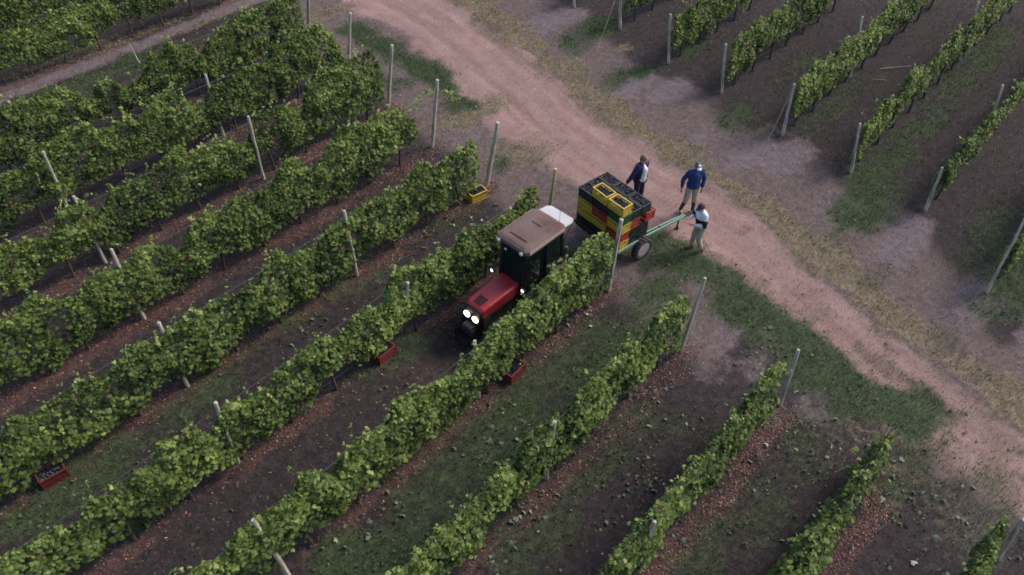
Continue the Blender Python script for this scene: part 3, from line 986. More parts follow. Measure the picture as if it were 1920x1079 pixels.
GE = 'end posts of the vine rows left of the road'
ENDS = [  # base px, top px, height, r, label
 ((578, 62), (577, -18), 2.2, .06, 'thick end post cut by the top edge, furthest left along the road'),
 ((653, 135), (657, 25), 2.16, .058, 'grey end post second from the top edge, left of the road'),
 ((728, 205), (735, 85), 2.3, .06, 'thick weathered end post beside the strip of green grass left of the road'),
 ((810, 277), (820, 150), 2.35, .062, 'grey end post with a green shoot reaching past it'),
 ((912, 352), (933, 230), 2.25, .07, 'thick grey end post standing right behind the yellow crate on the ground'),
 ((1140, 548), (1165, 412), 2.45, .062, 'lichen stained end post in front of the crate trailer'),
 ((1275, 660), (1322, 522), 2.45, .05, 'slim end post below the trailer wheel, standing in red clods'),
 ((1462, 762), (1497, 657), 2.0, .045, 'short thin post sticking out of the vines by the wide grass strip')]
for i, (b, t, h, r, lab) in enumerate(ENDS):
    pb, pt = at(*b), at(*t, h)
    post((pb[0], pb[1], 0), (pt[0], pt[1], h), r, lab, GE, M['post'], 10 + i)
pb = at(1025, 425)
pt = at(1041, 317, 2.2)
post((pb[0], pb[1], 0), (pt[0], pt[1], 2.2), .055, 'yellowish end post standing behind the tractor cab roof', GE, M['post_yellow'], 31)
pb, pt = at(1872, 1045), at(1920, 975, 1.9)
post((pb[0], pb[1], 0), (pt[0], pt[1], 1.9), .05, 'end post leaning right in the bottom right corner', GE, None, 32)

GM = 'posts standing inside the vine rows left of the road'
MIDS = [((385, 140), 2.15, 1, 'post just showing above the vines near the top left'), ((80, 285), 2.2, 1, 'stubby post top near the left edge in the upper rows'),
        ((465, 218), 2.25, 2, 'tall pale mid row post in the upper left, standing clear of a gap'), ((138, 368), 2.2, 2, 'pale post leaning among vines near the left edge, third from the top left'),
        ((208, 468), 2.3, 3, 'bright leaning post at the left in the row whose end post has the shoot'), ((645, 395), 2.2, 4, 'pale mid row post left of the yellow crate row end'),
        ((297, 605), 2.1, 4, 'short bright post top at the left in the yellow crate row'), ((765, 530), 2.05, 5, 'post half hidden in vines left of the tractor headlights'),
        ((403, 755), 2.15, 5, 'pale leaning post at the lower left in the row left of the tractor'), ((890, 640), 1.9, 6, 'post top poking out of the vines just below the tractor headlights'),
        ((1040, 790), 2.15, 6.94, 'upright bright post in the first row below the tractor row'), ((1228, 978), 2.05, 7.92, 'post top hidden in leaves in the second row below the tractor row'),
        ((15, 190), 2.3, 0, 'post top at the left edge just below the pinkish lane'), ((1, 648), 2.0, 3.3, None)]
for i, (t, h, k, lab) in enumerate(MIDS):
    if lab is None:
        continue
    pt = at(*t, h)
    u = pt @ DR
    pb = uc(u + random.uniform(-.04, .04), k + {4: .06, 3: .05, 2: .05}.get(k, -.17 if t[0] == 765 else 0.0))
    pb = pb * .7 + pt * .3
    post((pb[0], pb[1], 0), (pt[0], pt[1], h), .046, lab, GM, M['post'], 60 + i)
# a post pushed over so that it leans hard
pt, pm = at(475, 975, 2.15), at(521, 1013, 1.72)
d = np.array([pm[0] - pt[0], pm[1] - pt[1]]) / .43
post((pt[0] + d[0] * .3, pt[1] + d[1] * .3 + .05, 0), (pt[0], pt[1], 2.15), .052, 'bright post leaning hard to the left near the bottom edge', GM, M['post'], 90)
pt = at(228, 45, 1.5)
post((pt[0] + .12, pt[1] + .02, 0), (pt[0], pt[1], .72), .03, 'thin short stake in the pinkish lane at the upper left', None, M['post'], 91)

GR = 'end posts of the vine rows beyond the road'
RP = [((1077, 15), (1070, -70), 1.9, .05, 'post beyond the road showing only its foot at the top edge'), ((1163, 55), (1163, -40), 1.9, .055, 'end post cut by the top edge just right of the road'),
      ((1253, 120), (1257, 27), 1.86, .052, 'tall pale end post near the top edge beyond the road'), ((1353, 175), (1361, 83), 1.82, .05, 'pale end post beyond the road, left of the anchor wire post'),
      ((1467, 255), (1490, 158), 1.86, .052, 'end post with an anchor wire running to the ground beyond the road'), ((1596, 325), (1613, 232), 1.7, .045, 'thin end post beyond the road, right of the anchor wire post'),
      ((1735, 395), (1768, 315), 1.5, .05, 'stout short end post beyond the road with a thin vine row behind it'), ((1850, 550), (1922, 410), 2.46, .036, 'thin leaning pole at the right edge beyond the road')]
for i, (b, t, h, r, lab) in enumerate(RP):
    pb, pt = at(*b), at(*t, h)
    post((pb[0], pb[1], 0), (pt[0], pt[1], h), r, lab, GR, M['post'], 120 + i)
for i, (t, h, k, lab) in enumerate([((1617, 32), 2.2, 5.97, 'mid row post beyond the road in the anchor wire row'), ((1835, 3), 2.2, 6.9, 'mid row post at the top right corner'), ((1880, 160), 1.9, 7.87, 'thin post top in the rightmost vine row')]):
    pt = at(*t, h)
    pb = uc(pt @ DR, k)
    post((pb[0], pb[1], 0), (pt[0], pt[1], h), .045, lab, 'mid row posts beyond the road', M['post'], 140 + i)


# trellis wires and drip line of each row
def wires(k, ua, ub, label, hs=(.95, 1.45, 1.9)):
    p0 = uc(ua, k)
    root = empty('trellis', (p0[0], p0[1], 0), math.atan2(DR[1], DR[0]), label, 'trellis', 'trellis wires strung along the vine rows')
    L = ub - ua
    for h in hs:
        bm = bmesh.new()
        n = max(2, int(L / 2.5))
        tube(bm, [Vector((L * i / n, 0, h - .03 * (i % 2))) for i in range(n + 1)], .0035, 4)
        link('wire', bm, M['wire'], root)
    bm = bmesh.new()
    n = int(L / .6)
    tube(bm, [Vector((L * i / n, .02 * math.sin(i * 2.1), .42 - .04 * (i % 2))) for i in range(n + 1)], .011, 6)
    link('drip_line', bm, M['hose'], root)


for k in range(-2, 9):
    e = ROWEND(k)
    wires(KROW.get(k, k), max(e - 17, -3), e - .05, 'wires and black drip line inside ' + LEFT_DESC[k])
for j in range(1, 9):
    wires(RROWS[j], REND[j], REND[j] + 13, 'wires and black drip line inside ' + RDESC[j], (.95, 1.45))
# anchor wires
AW = mat('rusty_wire', (.30, .24, .17), .7, .3)
for (t, h, g, r, lab) in [((1490, 160), 1.75, (1428, 288), .010, 'anchor wire from the leaning end post down to the soil beyond the road'),
                       ((1163, -30), 1.7, (1118, 100), .008, 'anchor wire running down to the soil near the top edge'),
                       ((1322, 524), 2.4, (1250, 705), .004, 'thin wire beside the slim end post in red clods')]:
    a, b = at(*t, h), at(*g)
    bm = bmesh.new()
    A, B = Vector((a[0], a[1], h)), Vector((b[0], b[1], 0))
    tube(bm, [A - B, (A - B) * .5 + Vector((0, 0, -.05)), Vector((0, 0, 0))], r, 6)
    o = link('anchor_wire', bm, AW)
    o.location = B
    tag(o, lab, 'wire', 'anchor wires')
# pale canes lying in the lanes
for (a, b, lab, r) in [((1650, 132), (1708, 127), 'pale cane lying across the dark lane beyond the road', .014), ((1635, 152), (1668, 154), 'shorter pale stick lying in the dark lane beyond the road', .010),
                    ((1602, 783), (1638, 806), 'dark straight stick lying in the dry grass near the lower right', .016)]:
    A, B = at(*a), at(*b)
    bm = bmesh.new()
    D = Vector((B[0] - A[0], B[1] - A[1], 0))
    tube(bm, [Vector((0, 0, 0)), D * .5 + Vector((0, 0, .012)), D], [r, r * .9, r * .6], 6)
    o = link('stick', bm, M['bark'] if 'dark straight' in lab else M['post'])
    o.location = (A[0], A[1], .05)
    tag(o, lab, 'stick')

# ---- man-made things and people
# ================================================================== CRATES
CRM = {
 'yellow': mat('yellow_plastic', (0.55, 0.38, 0.035), 0.5, dirt=(.26, .19, .09), dirt_amt=.6),
 'red': mat('red_plastic', (0.38, 0.04, 0.028), 0.5, dirt=(.17, .07, .055), dirt_amt=.6),
 'dull_red': mat('dull_red_plastic', (0.15, 0.022, 0.018), 0.6, dirt=(.06, .035, .03), dirt_amt=.5),
 'black': mat('black_plastic', (0.016, 0.022, 0.020), 0.45, dirt=(.05, .045, .04), dirt_amt=.3),
 'green': mat('green_plastic', (0.02, 0.075, 0.035), 0.45, dirt=(.05, .06, .04), dirt_amt=.3)}
M['grape'] = mat('dark_grapes', (0.013, 0.014, 0.028), 0.35, var=.5, scale=30)
CW, CD, CH = .54, .34, .285
_cr = {}


def crate_parts(c):
    if c in _cr:
        return _cr[c]
    out = []

    def side(L, handle):
        bm = bmesh.new()
        t = .012
        # rim, foot rail, corner posts, and a lattice of ribs between with open slots
        box(bm, (0, 0, CH - .018), (L, t * 2.6, .034))
        box(bm, (0, 0, .02), (L, t * 1.8, .04))
        box(bm, (0, 0, .12), (L - .004, t * .8, .115))
        n = 6 if L > .4 else 4
        for i in range(n + 1):
            x = -L / 2 + .012 + (L - .024) * i / n
            if handle and abs(x) < .06:
                continue
            box(bm, (x, 0, CH / 2), (.014, t * 1.6, CH - .05))
        box(bm, (0, 0, .185), (L, t * 1.5, .016))
        if handle:
            box(bm, (-L / 4 - .025, 0, .225), (L / 2 - .05, t * .9, .05))
            box(bm, (L / 4 + .025, 0, .225), (L / 2 - .05, t * .9, .05))
        me = bpy.data.meshes.new('side_wall')
        bm.to_mesh(me)
        bm.free()
        me.materials.append(CRM[c])
        return me
    bm = bmesh.new()
    box(bm, (0, 0, .012), (CW - .03, CD - .03, .014))
    me = bpy.data.meshes.new('base')
    bm.to_mesh(me)
    bm.free()
    me.materials.append(CRM[c])
    _cr[c] = (side(CW, False), side(CD, True), me)
    return _cr[c]


def crate(c, loc, rz, label, group=None, rx=0.0):
    r = empty('crate', loc, rz, label, 'crate', group)
    r.rotation_euler = (rx, 0, rz)
    a, b, base = crate_parts(c)
    for s in (-1, 1):
        link('side_wall', a, None, r, (0, s * (CD / 2 - .016), 0))
        link('end_wall', b, None, r, (s * (CW / 2 - .016), 0, 0), (0, 0, PI / 2))
    link('base', base, None, r)
    return r


_gr = []


def grapes(loc, rz, fill, label, seed=0):
    if not _gr:
        for q in range(3):
            rr = random.Random(q)
            bm = bmesh.new()
            for i in range(150):
                x, y = rr.uniform(-.235, .235), rr.uniform(-.135, .135)
                hh = .03 * math.cos(x * 6) * math.cos(y * 9) + .02 * math.sin(x * 31 + q) * math.sin(y * 37)
                bmesh.ops.create_icosphere(bm, subdivisions=1, radius=rr.uniform(.014, .022), matrix=Matrix.Translation((x, y, hh + rr.uniform(-.008, .012))))
            box(bm, (0, 0, -.03), (.49, .29, .05))
            me = bpy.data.meshes.new('grape_heap')
            bm.to_mesh(me)
            bm.free()
            me.materials.append(M['grape'])
            _gr.append(me)
    o = link('grape_heap', _gr[seed % 3], None, None, (loc[0], loc[1], loc[2] + fill), (0, 0, rz))
    tag(o, label, 'grapes', 'dark grapes filling the crates')
    return o


def crate_px(c, px, py, rz, label, gl, z=.0, seed=0, group=None):
    p = at(px, py, z)
    gz = float(ground_z(np.array([p[0]]), np.array([p[1]]))[0])
    crate(c, (p[0], p[1], gz - .005), rz, label, group)
    if gl:
        grapes((p[0], p[1], gz), rz, .22, gl, seed)


crate_px('yellow', 894, 368, math.radians(38), 'yellow crate of dark grapes standing on the ground by an end post', 'dark grapes in the yellow crate on the ground', .12, 0)
crate_px('dull_red', 100, 893, TH - .12, 'dull red crate on the ground in a lane at the lower left', 'dark grapes in the red crate at the lower left', .1, 1)
crate_px('dull_red', 719, 664, TH + .05, 'dull red crate under the vines, below the tractor headlights to the left', 'dark grapes in the red crate left below the headlights', .1, 2)
crate_px('dull_red', 962, 698, TH + .05, 'dull red crate half hidden under the vines below the tractor', 'dark grapes in the red crate half hidden below the tractor', .1, 0)

# ================================================================== TRAILER
TA = math.radians(40.4)                      # direction of the drawbar
tA = Vector((math.cos(TA), math.sin(TA), 0))
tB = Vector((math.sin(TA), -math.cos(TA), 0))
_n = at(1160, 475, .6)
NEAR = Vector((_n[0], _n[1], 0)) - tA * .02 - tB * .02      # near left corner of the bed
TB0 = NEAR - tB * 1.68                      # far left corner
M['green_steel'] = mat('green_steel', (0.13, 0.30, 0.22), 0.5, .1, dirt=(.22, .26, .22), dirt_amt=.6)
M['dark_steel'] = mat('dark_steel', (0.03, 0.03, 0.03), 0.55, .4, dirt=(.08, .06, .05), dirt_amt=.5)
M['rubber'] = mat('rubber', (0.022, 0.021, 0.02), 0.85, dirt=(.12, .085, .075), dirt_amt=.6)
M['rim'] = mat('pale_rim', (0.42, 0.35, 0.34), 0.6, .0, dirt=(.28, .2, .19), dirt_amt=.6)
TRa = empty('trailer', tuple(TB0), TA, 'small flat trailer with a green drawbar and stacked crates, standing behind the tractor', 'trailer')
# local frame: x = along the drawbar, y = -B, so the bed spans x 0..1.08, y 0..-1.68
BL, BWd, BZ = 1.10, 1.70, .60
bm = bmesh.new()
for i in range(6):
    box(bm, (.09 + i * (BL - .18) / 5, -BWd / 2, BZ - .02), ((BL - .08) / 6, BWd - .06, .025))
link('deck_board', bm, M['dark_steel'], TRa)
bm = bmesh.new()
for y in (-.35, -BWd + .35):
    box(bm, (BL / 2, y, BZ - .08), (BL - .02, .06, .09))
for x in (.05, BL / 2, BL - .05):
    box(bm, (x, -BWd / 2, BZ - .10), (.05, BWd - .08, .05))
link('chassis', bm, M['dark_steel'], TRa)
bm = bmesh.new()
box(bm, (BL / 2, -BWd + .012, BZ), (BL, .045, .075))
bevel(bm, .004, 1)
link('side_rail', bm, M['green_steel'], TRa)
for (cx, cy, sx, sy) in ((BL / 2, -.012, BL, .045), (.012, -BWd / 2, .045, BWd - .05), (BL - .012, -BWd / 2, .045, BWd - .05)):
    bm = bmesh.new()
    box(bm, (cx, cy, BZ + .001), (sx, sy, .073))
    bevel(bm, .004, 1)
    link('side_rail', bm, M['dark_steel'], TRa)
tipx = 2.62
for i, (y0, y1) in enumerate(((-BWd + .02, -BWd + .0), (-BWd + .15, -BWd + .05))):
    bm = bmesh.new()
    a, b = Vector((BL - .15, y0, BZ - (.0 if i == 0 else .01))), Vector((tipx, y1, .50))
    d = b - a
    box(bm, (a + b) / 2, (d.length, .04, .055), d.to_track_quat('X', 'Z').to_matrix())
    bevel(bm, .004, 1)
    link('drawbar_beam', bm, M['green_steel'], TRa)
bm = bmesh.new()
box(bm, (BL + .55, -BWd + .06, .565), (.03, .11, .05))
link('cross_brace', bm, M['dark_steel'], TRa)
bm = bmesh.new()
box(bm, (tipx + .03, -BWd + .025, .50), (.12, .10, .045))
tube(bm, [(tipx + .16 + .055 * math.cos(t), -BWd + .025 + .055 * math.sin(t), .50) for t in np.linspace(-PI, PI, 13)], .016, 6)
link('hitch_eye', bm, M['dark_steel'], TRa)
bm = bmesh.new()
tube(bm, [(tipx - .1, -BWd + .11, .62), (tipx - .1, -BWd + .11, .05)], .024, 8)
tube(bm, [(tipx - .1, -BWd + .11, .07), (tipx - .1, -BWd + .11, .02)], [.05, .06], 8)
tube(bm, [(tipx - .1, -BWd + .11, .62), (tipx - .02, -BWd + .16, .63)], .01, 6)
link('jack_stand', bm, M['dark_steel'], TRa)


def wheel(parent, c, R, w, rim_r, side, tread=18, rim_m=None):
    """axle along local Y"""
    bm = bmesh.new()
    lathe(bm, [(-w * .40, rim_r), (-w * .5, rim_r + (R - rim_r) * .35), (-w * .48, R - .03), (-w * .36, R - .006), (0, R), (w * .36, R - .006),
               (w * .48, R - .03), (w * .5, rim_r + (R - rim_r) * .35), (w * .40, rim_r)], 32)
    for i in range(tread):
        t = 2 * PI * i / tread
        for s in (-1, 1):
            box(bm, (math.cos(t + s * .06) * (R + .004), s * w * .22, math.sin(t + s * .06) * (R + .004)), (.035, w * .42, .03),
                Matrix.Rotation(-t, 3, 'Y') @ Matrix.Rotation(s * .5, 3, 'X'))
    ty = link('tyre', bm, M['rubber'], None)
    wh = bmesh.new()
    lathe(wh, [(-w * .42, rim_r * .99), (-w * .30, rim_r * .86), (-w * .22, rim_r * .8), (-w * .2, rim_r * .35), (-w * .3, rim_r * .28), (-w * .3, .02), (w * .3, .02),
               (w * .3, rim_r * .28), (w * .2, rim_r * .35), (w * .22, rim_r * .8), (w * .30, rim_r * .86), (w * .42, rim_r * .99)], 28)
    o = link('wheel', wh, rim_m or M['rim'], parent, c)
    ty.parent = o
    nb = bmesh.new()
    for i in range(5):
        t = 2 * PI * i / 5
        for s in (-1, 1):
            lathe(nb, [(s * w * .30 - .012, .014), (s * w * .30 + .012, .014)], 6, 'Y', (math.cos(t) * rim_r * .2, 0, math.sin(t) * rim_r * .2))
    link('wheel_nut', nb, M['dark_steel'], o)
    return o


wheel(TRa, (.88, -BWd - .06, .33), .33, .19, .215, -1)
wheel(TRa, (.88, .06, .33), .33, .19, .185, 1)
bm = bmesh.new()
tube(bm, [(.88, .05, .33), (.88, -BWd - .05, .33)], .03, 8)
for y in (-.35, -BWd + .35):
    box(bm, (.88, y, .43), (.08, .05, .18))
link('axle', bm, M['dark_steel'], TRa)

# the crates on it: a = along the drawbar (0..2), b = along the deck (0 far .. 2 near), level 1..4
CA, CB = .352, .553
PICK = {}
for a in range(3):
    for b in range(3):
        for l in range(1, 5):
            PICK[(a, b, l)] = 'black'
PICK.update({(0, 2, 4): 'green', (0, 0, 3): 'yellow', (0, 1, 3): 'red', (0, 1, 2): 'yellow', (0, 2, 3): 'yellow', (0, 0, 2): 'yellow', (0, 2, 2): 'red',
             (0, 2, 1): 'yellow', (1, 2, 3): 'red', (2, 2, 3): 'red', (0, 2, 4): 'red'})
PICK[(0, 2, 4)] = 'green'
COLN = ['tractor side', 'middle file', 'drawbar side']
ROWN = ['far end', 'centre', 'near end']
LVN = {1: 'bottom layer', 2: 'second layer', 3: 'third layer', 4: 'fourth layer'}
rr = random.Random(4)


def tpt(x, y, z):
    v = Vector(TB0) + tA * x + tB * (-y)
    return (v.x, v.y, z)


for (a, b, l), c in PICK.items():
    if a == 1 and b == 1 and l < 4:
        continue
    x = .03 + CA * (a + .5) + rr.uniform(-.006, .006)
    y = -(.02 + CB * (b + .5)) + rr.uniform(-.006, .006)
    if (a, b, l) == (2, 2, 3):
        x += .17
        y -= .03
    z = BZ + .003 + (l - 1) * (CH + .002)
    rz = TA - PI / 2 + rr.uniform(-.02, .02)
    nm = '%s crate on the trailer, %s, %s, %s' % (c, LVN[l], COLN[a], ROWN[b])
    crate(c, tpt(x, y, z), rz, nm, 'crates stacked on the trailer')
    if l == 4 and (a, b) not in ((0, 1), (0, 2)):
        grapes(tpt(x, y, z), rz, .235, 'dark grapes in the %s crate on top, %s, %s' % (c, COLN[a], ROWN[b]), a + b)
for i, (b, w) in enumerate(((1, 'the left one'), (2, 'the right one, nearest the post'))):
    x, y, z = .03 + CA * .5, -(.02 + CB * (b + .5) - (.06 if b == 1 else .03)), BZ + .003 + 4 * (CH + .002)
    crate('yellow', tpt(x - .01, y, z), TA - PI / 2 + (.03 if i else -.03), 'yellow crate on the very top of the trailer stack, ' + w, 'crates stacked on the trailer')
    grapes(tpt(x - .01, y, z), TA - PI / 2, .20, 'dark grapes in the topmost yellow crate, ' + w, i)

# ================================================================== TRACTOR
M['paint_red'] = mat('tractor_red', (0.30, 0.016, 0.022), 0.42, var=.1, scale=3, dirt=(.17, .07, .065), dirt_amt=.25)
M['roof_red'] = mat('dusty_roof', (0.095, 0.045, 0.040), 0.85, var=.25, scale=4, dirt=(.135, .098, .085), dirt_amt=.8)
M['roof_side'] = mat('pale_roof_edge', (0.36, 0.24, 0.21), 0.6, var=.1)
M['black_trim'] = mat('black_trim', (0.014, 0.014, 0.015), 0.5)
M['engine_black'] = mat('engine_black', (0.022, 0.02, 0.02), 0.6, dirt=(.06, .05, .045), dirt_amt=.4)
M['hatch'] = mat('window_sky_reflection', (0.33, 0.34, 0.36), 0.25, var=.06, scale=3, dirt=(.5, .46, .44), dirt_amt=.4)  # pale opaque colour painted in place of sky reflected by the glass
M['lens_on'] = emit_mat('lit_headlight', (1.0, .84, .56), 4.5)
M['lens_mark'] = emit_mat('lit_marker_light', (1.0, .92, .78), 1.6)
M['lens_off'] = mat('work_light_lens', (0.75, 0.75, 0.77), 0.2, var=.05)
M['chrome'] = mat('housing', (0.5, 0.5, 0.5), 0.3, .9)
m, nt, p = new_mat('tinted_glass')
p.inputs['Base Color'].default_value = (.05, .085, .085, 1)
p.inputs['Roughness'].default_value = .06
p.inputs['Transmission Weight'].default_value = .85
p.inputs['IOR'].default_value = 1.25
M['glass'] = m

_h0, _h1 = at(955, 526, 1.2), at(897, 576, 1.2)
_f = np.array(_h1) - np.array(_h0)
TFW = math.atan2(-DR[1], -DR[0]) + math.radians(-1.5)     # nose points down the rows
_tp = at(955, 526, 1.2)
TT = empty('tractor', (_tp[0], _tp[1], 0), TFW, 'narrow red vineyard tractor with cab and lit headlights between two vine rows', 'tractor')
# local: x forward, y left of the driver; origin under the rear edge of the bonnet
TT.scale = (1, 1.08, 1)
HW = .29


def prism(bm, sect, x0, x1, sc0=1.0, sc1=1.0, dz0=0, dz1=0, cy=0):
    r0 = [bm.verts.new((x0, cy + y * sc0, z + dz0)) for y, z in sect]
    r1 = [bm.verts.new((x1, cy + y * sc1, z + dz1)) for y, z in sect]
    n = len(sect)
    for i in range(n):
        bm.faces.new((r0[i], r0[(i + 1) % n], r1[(i + 1) % n], r1[i]))
    bm.faces.new(r0[::-1])
    bm.faces.new(r1)
    bmesh.ops.recalc_face_normals(bm, faces=bm.faces)


def arch(w, z0, z1, r, n=4):
    s = [(-w, z0), (-w, z1 - r)]
    for i in range(1, n):
        t = PI / 2 * i / n
        s.append((-w + r * (1 - math.cos(t)), z1 - r + r * math.sin(t)))
    s += [(-w + r, z1), (w - r, z1)]
    for i in range(1, n):
        t = PI / 2 * (1 - i / n)
        s.append((w - r * (1 - math.cos(t)), z1 - r + r * math.sin(t)))
    s += [(w, z1 - r), (w, z0)]
    return s


# bonnet, lofted in four stations, drooping and narrowing to the nose
bm = bmesh.new()
st = [(-.02, 1.0, 0.0), (.5, .98, -.015), (.95, .94, -.05), (1.14, .90, -.085), (1.2, .84, -.13)]
sect = arch(HW, .98, 1.27, .07)
prev = None
for x, sc, dz in st:
    ring = [bm.verts.new((x, y * sc, z + dz)) for y, z in sect]
    if prev:
        for i in range(len(sect)):
            bm.faces.new((prev[i], prev[(i + 1) % len(sect)], ring[(i + 1) % len(sect)], ring[i]))
    else:
        bm.faces.new(ring[::-1])
    prev = ring
bm.faces.new(prev)
bmesh.ops.recalc_face_normals(bm, faces=bm.faces)
bon = link('bonnet', bm, M['paint_red'], TT, smooth=False)
bm = bmesh.new()
for i in range(7):
    box(bm, (.86 + i * .036, 0, 1.238 - i * .0035), (.02, .25 - .006 * i, .014), Matrix.Rotation(.12, 3, 'Y'))
link('air_vent', bm, mat('vent_dark', (0.06, 0.014, 0.016), .7), bon)
bm = bmesh.new()
prism(bm, arch(HW - .015, .55, .985, .02), -.02, 1.16)
link('engine_side', bm, M['engine_black'], TT)
for s in (-1, 1):
    bm = bmesh.new()
    for i in range(6):
        box(bm, (.25 + i * .12, s * (HW - .008), .85), (.06, .012, .18), Matrix.Rotation(.25, 3, 'Y'))
    link('side_grille', bm, M['black_trim'], TT)
bm = bmesh.new()
prism(bm, arch(HW * .86, .56, 1.13, .09), 1.16, 1.27, 1, .92, 0, -.035)
gr_ = link('front_grille', bm, M['black_trim'], TT)
bm = bmesh.new()
for i in range(6):
    box(bm, (1.278, 0, .62 + i * .055), (.014, .38, .018))
link('grille_bar', bm, M['engine_black'], gr_)
for s in (-1, 1):
    bm = bmesh.new()
    lathe(bm, [(0, .06), (.05, .108), (.07, .108)], 18, 'X')
    h = link('headlight', bm, M['chrome'], TT, (1.235, s * .128, .89), (0, .0, 0))
    h.rotation_euler = (0, -.30, 0)
    h.scale = (1, .88, .72)
    bm = bmesh.new()
    lathe(bm, [(.071, .103), (.086, .085), (.094, .04), (.096, .005)], 18, 'X')
    link('lens', bm, M['lens_on'], h, smooth=True)
    ld = bpy.data.lights.new('headlamp_beam', 'SPOT')
    ld.energy = 40
    ld.color = (1, .82, .55)
    ld.spot_size = math.radians(95)
    ld.spot_blend = .8
    ld.shadow_soft_size = .07
    lo = bpy.data.objects.new('headlamp_beam', ld)
    COL.objects.link(lo)
    lo.parent = h
    lo.location = (.13, 0, 0)
    lo.rotation_euler = (0, -PI / 2 + .5, 0)
# front weights and bracket
bm = bmesh.new()
box(bm, (1.36, 0, .52), (.20, .34, .20))
bevel(bm, .02, 1)
fw_ = link('front_weight', bm, M['engine_black'], TT)
for y in (-.11, -.055, 0, .055, .11):
    bm = bmesh.new()
    box(bm, (1.37, y, .66), (.14, .018, .07))
    link('weight_handle', bm, mat('worn_edge', (.16, .155, .15), .6) if 'worn_edge' not in bpy.data.materials else bpy.data.materials['worn_edge'], fw_)
# front axle and wheels
bm = bmesh.new()
box(bm, (.95, 0, .42), (.12, .84, .11))
box(bm, (.4, 0, .5), (1.2, .26, .22))
link('front_axle', bm, M['engine_black'], TT)
for s in (-1, 1):
    w_ = wheel(TT, (.95, s * .44, .36), .36, .22, .19, s, 16, M['paint_red'])
# cab
CX0, CX1 = -.02, -1.38
cw0, cw1 = .40, .44
bm = bmesh.new()
pil = [((CX0, cw0 * .82, 1.0), (CX0 - .18, cw1 * .93, 2.2)), ((-.75, cw1 + .01, .85), (-.78, cw1 - .01, 2.2)), ((CX1, cw1 * .95, 1.0), (CX1 + .03, cw1 * .93, 2.2))]
for s in (-1, 1):
    for a, b in pil:
        A, B = Vector((a[0], a[1] * s, a[2])), Vector((b[0], b[1] * s, b[2]))
        box(bm, (A + B) / 2, (.055, .05, (B - A).length), (B - A).to_track_quat('Z', 'X').to_matrix())
    box(bm, (-.7, s * cw1 * .97, .86), (1.36, .05, .10))
    box(bm, (-.7, s * cw1 * .96, 2.19), (1.25, .05, .05))
box(bm, (CX1, 0, 1.02), (.05, .84, .10))
box(bm, (CX0 - .0, 0, 1.0), (.05, .70, .16))
box(bm, (CX0 - .18, 0, 2.19), (.05, .80, .05))
box(bm, (CX1 + .03, 0, 2.19), (.05, .80, .05))
link('cab_frame', bm, M['black_trim'], TT)
bm = bmesh.new()
box(bm, (-.72, 0, .62), (1.28, .74, .50))
link('cab_floor', bm, M['engine_black'], TT)


def pane(name, q, t=.006):
    bm = bmesh.new()
    q = [Vector(v) for v in q]
    n = (q[1] - q[0]).cross(q[2] - q[0]).normalized() * t
    lo = [bm.verts.new(v - n) for v in q]
    hi = [bm.verts.new(v + n) for v in q]
    bm.faces.new(lo[::-1])
    bm.faces.new(hi)
    for i in range(4):
        bm.faces.new((lo[i], lo[(i + 1) % 4], hi[(i + 1) % 4], hi[i]))
    return link(name, bm, M['glass'], TT)


pane('windscreen', [(CX0 + .005, -.33, 1.06), (CX0 + .005, .33, 1.06), (CX0 - .17, .40, 2.17), (CX0 - .17, -.40, 2.17)])
for s in (-1, 1):
    pane('door_glass', [(CX0 - .05, s * .365, .92), (-.72, s * (cw1 - .005), .92), (-.75, s * (cw1 - .015), 2.16), (CX0 - .2, s * (cw1 * .92), 2.16)])
    pane('rear_side_glass', [(-.79, s * (cw1 - .005), .92), (CX1 + .02, s * (cw1 * .94), 1.05), (CX1 + .04, s * (cw1 * .92), 2.16), (-.81, s * (cw1 - .015), 2.16)])
# roof
bm = bmesh.new()
rs = [(-.04, .40, 2.20, .0), (-.04, .40, 2.33, .0)]
V0 = []


def roof_ring(z, fx, bx, w, cut):
    return [Vector(p + (z,)) for p in ((fx, -w + cut), (fx - cut, -w), (bx + cut, -w), (bx, -w + cut), (bx, w - cut), (bx + cut, w), (fx - cut, w), (fx, w - cut))]


rings = [roof_ring(2.215, -.06, -1.42, .455, .07), roof_ring(2.235, -.04, -1.45, .475, .08), roof_ring(2.33, -.05, -1.44, .465, .08), roof_ring(2.375, -.13, -1.37, .40, .08), roof_ring(2.388, -.2, -1.3, .33, .06)]
pv = None
for r_ in rings:
    rv = [bm.verts.new(v) for v in r_]
    if pv:
        for i in range(8):
            bm.faces.new((pv[i], pv[(i + 1) % 8], rv[(i + 1) % 8], rv[i]))
    else:
        bm.faces.new(rv[::-1])
    pv = rv
bm.faces.new(pv)
bmesh.ops.recalc_face_normals(bm, faces=bm.faces)
bm.faces.ensure_lookup_table()
rf = link('roof', bm, M['roof_red'], TT)
bm = bmesh.new()
box(bm, (-1.02, .0, 2.425), (.26, .30, .03), None, (.85, .85))
bevel(bm, .008, 1)
link('roof_hatch', bm, M['roof_red'], rf)
bm = bmesh.new()
box(bm, (-.75, 0, 2.392), (1.0, .56, .05), None, (.90, .86))
bevel(bm, .012, 2)
link('roof_panel', bm, M['roof_red'], rf)
for s in (-1, 1):
    bm = bmesh.new()
    box(bm, (-.745, s * .472, 2.283), (1.22, .012, .085))
    link('roof_edge', bm, M['roof_side'], rf)
for s in (-1, 1):
    bm = bmesh.new()
    lathe(bm, [(-.05, .03), (.0, .055), (.03, .055)], 14, 'X')
    w = link('work_light', bm, M['black_trim'], TT, (-.02, s * .33, 2.29))
    bm = bmesh.new()
    lathe(bm, [(.031, .052), (.045, .045), (.05, .005)], 14, 'X')
    link('lens', bm, M['lens_off'], w, smooth=True)
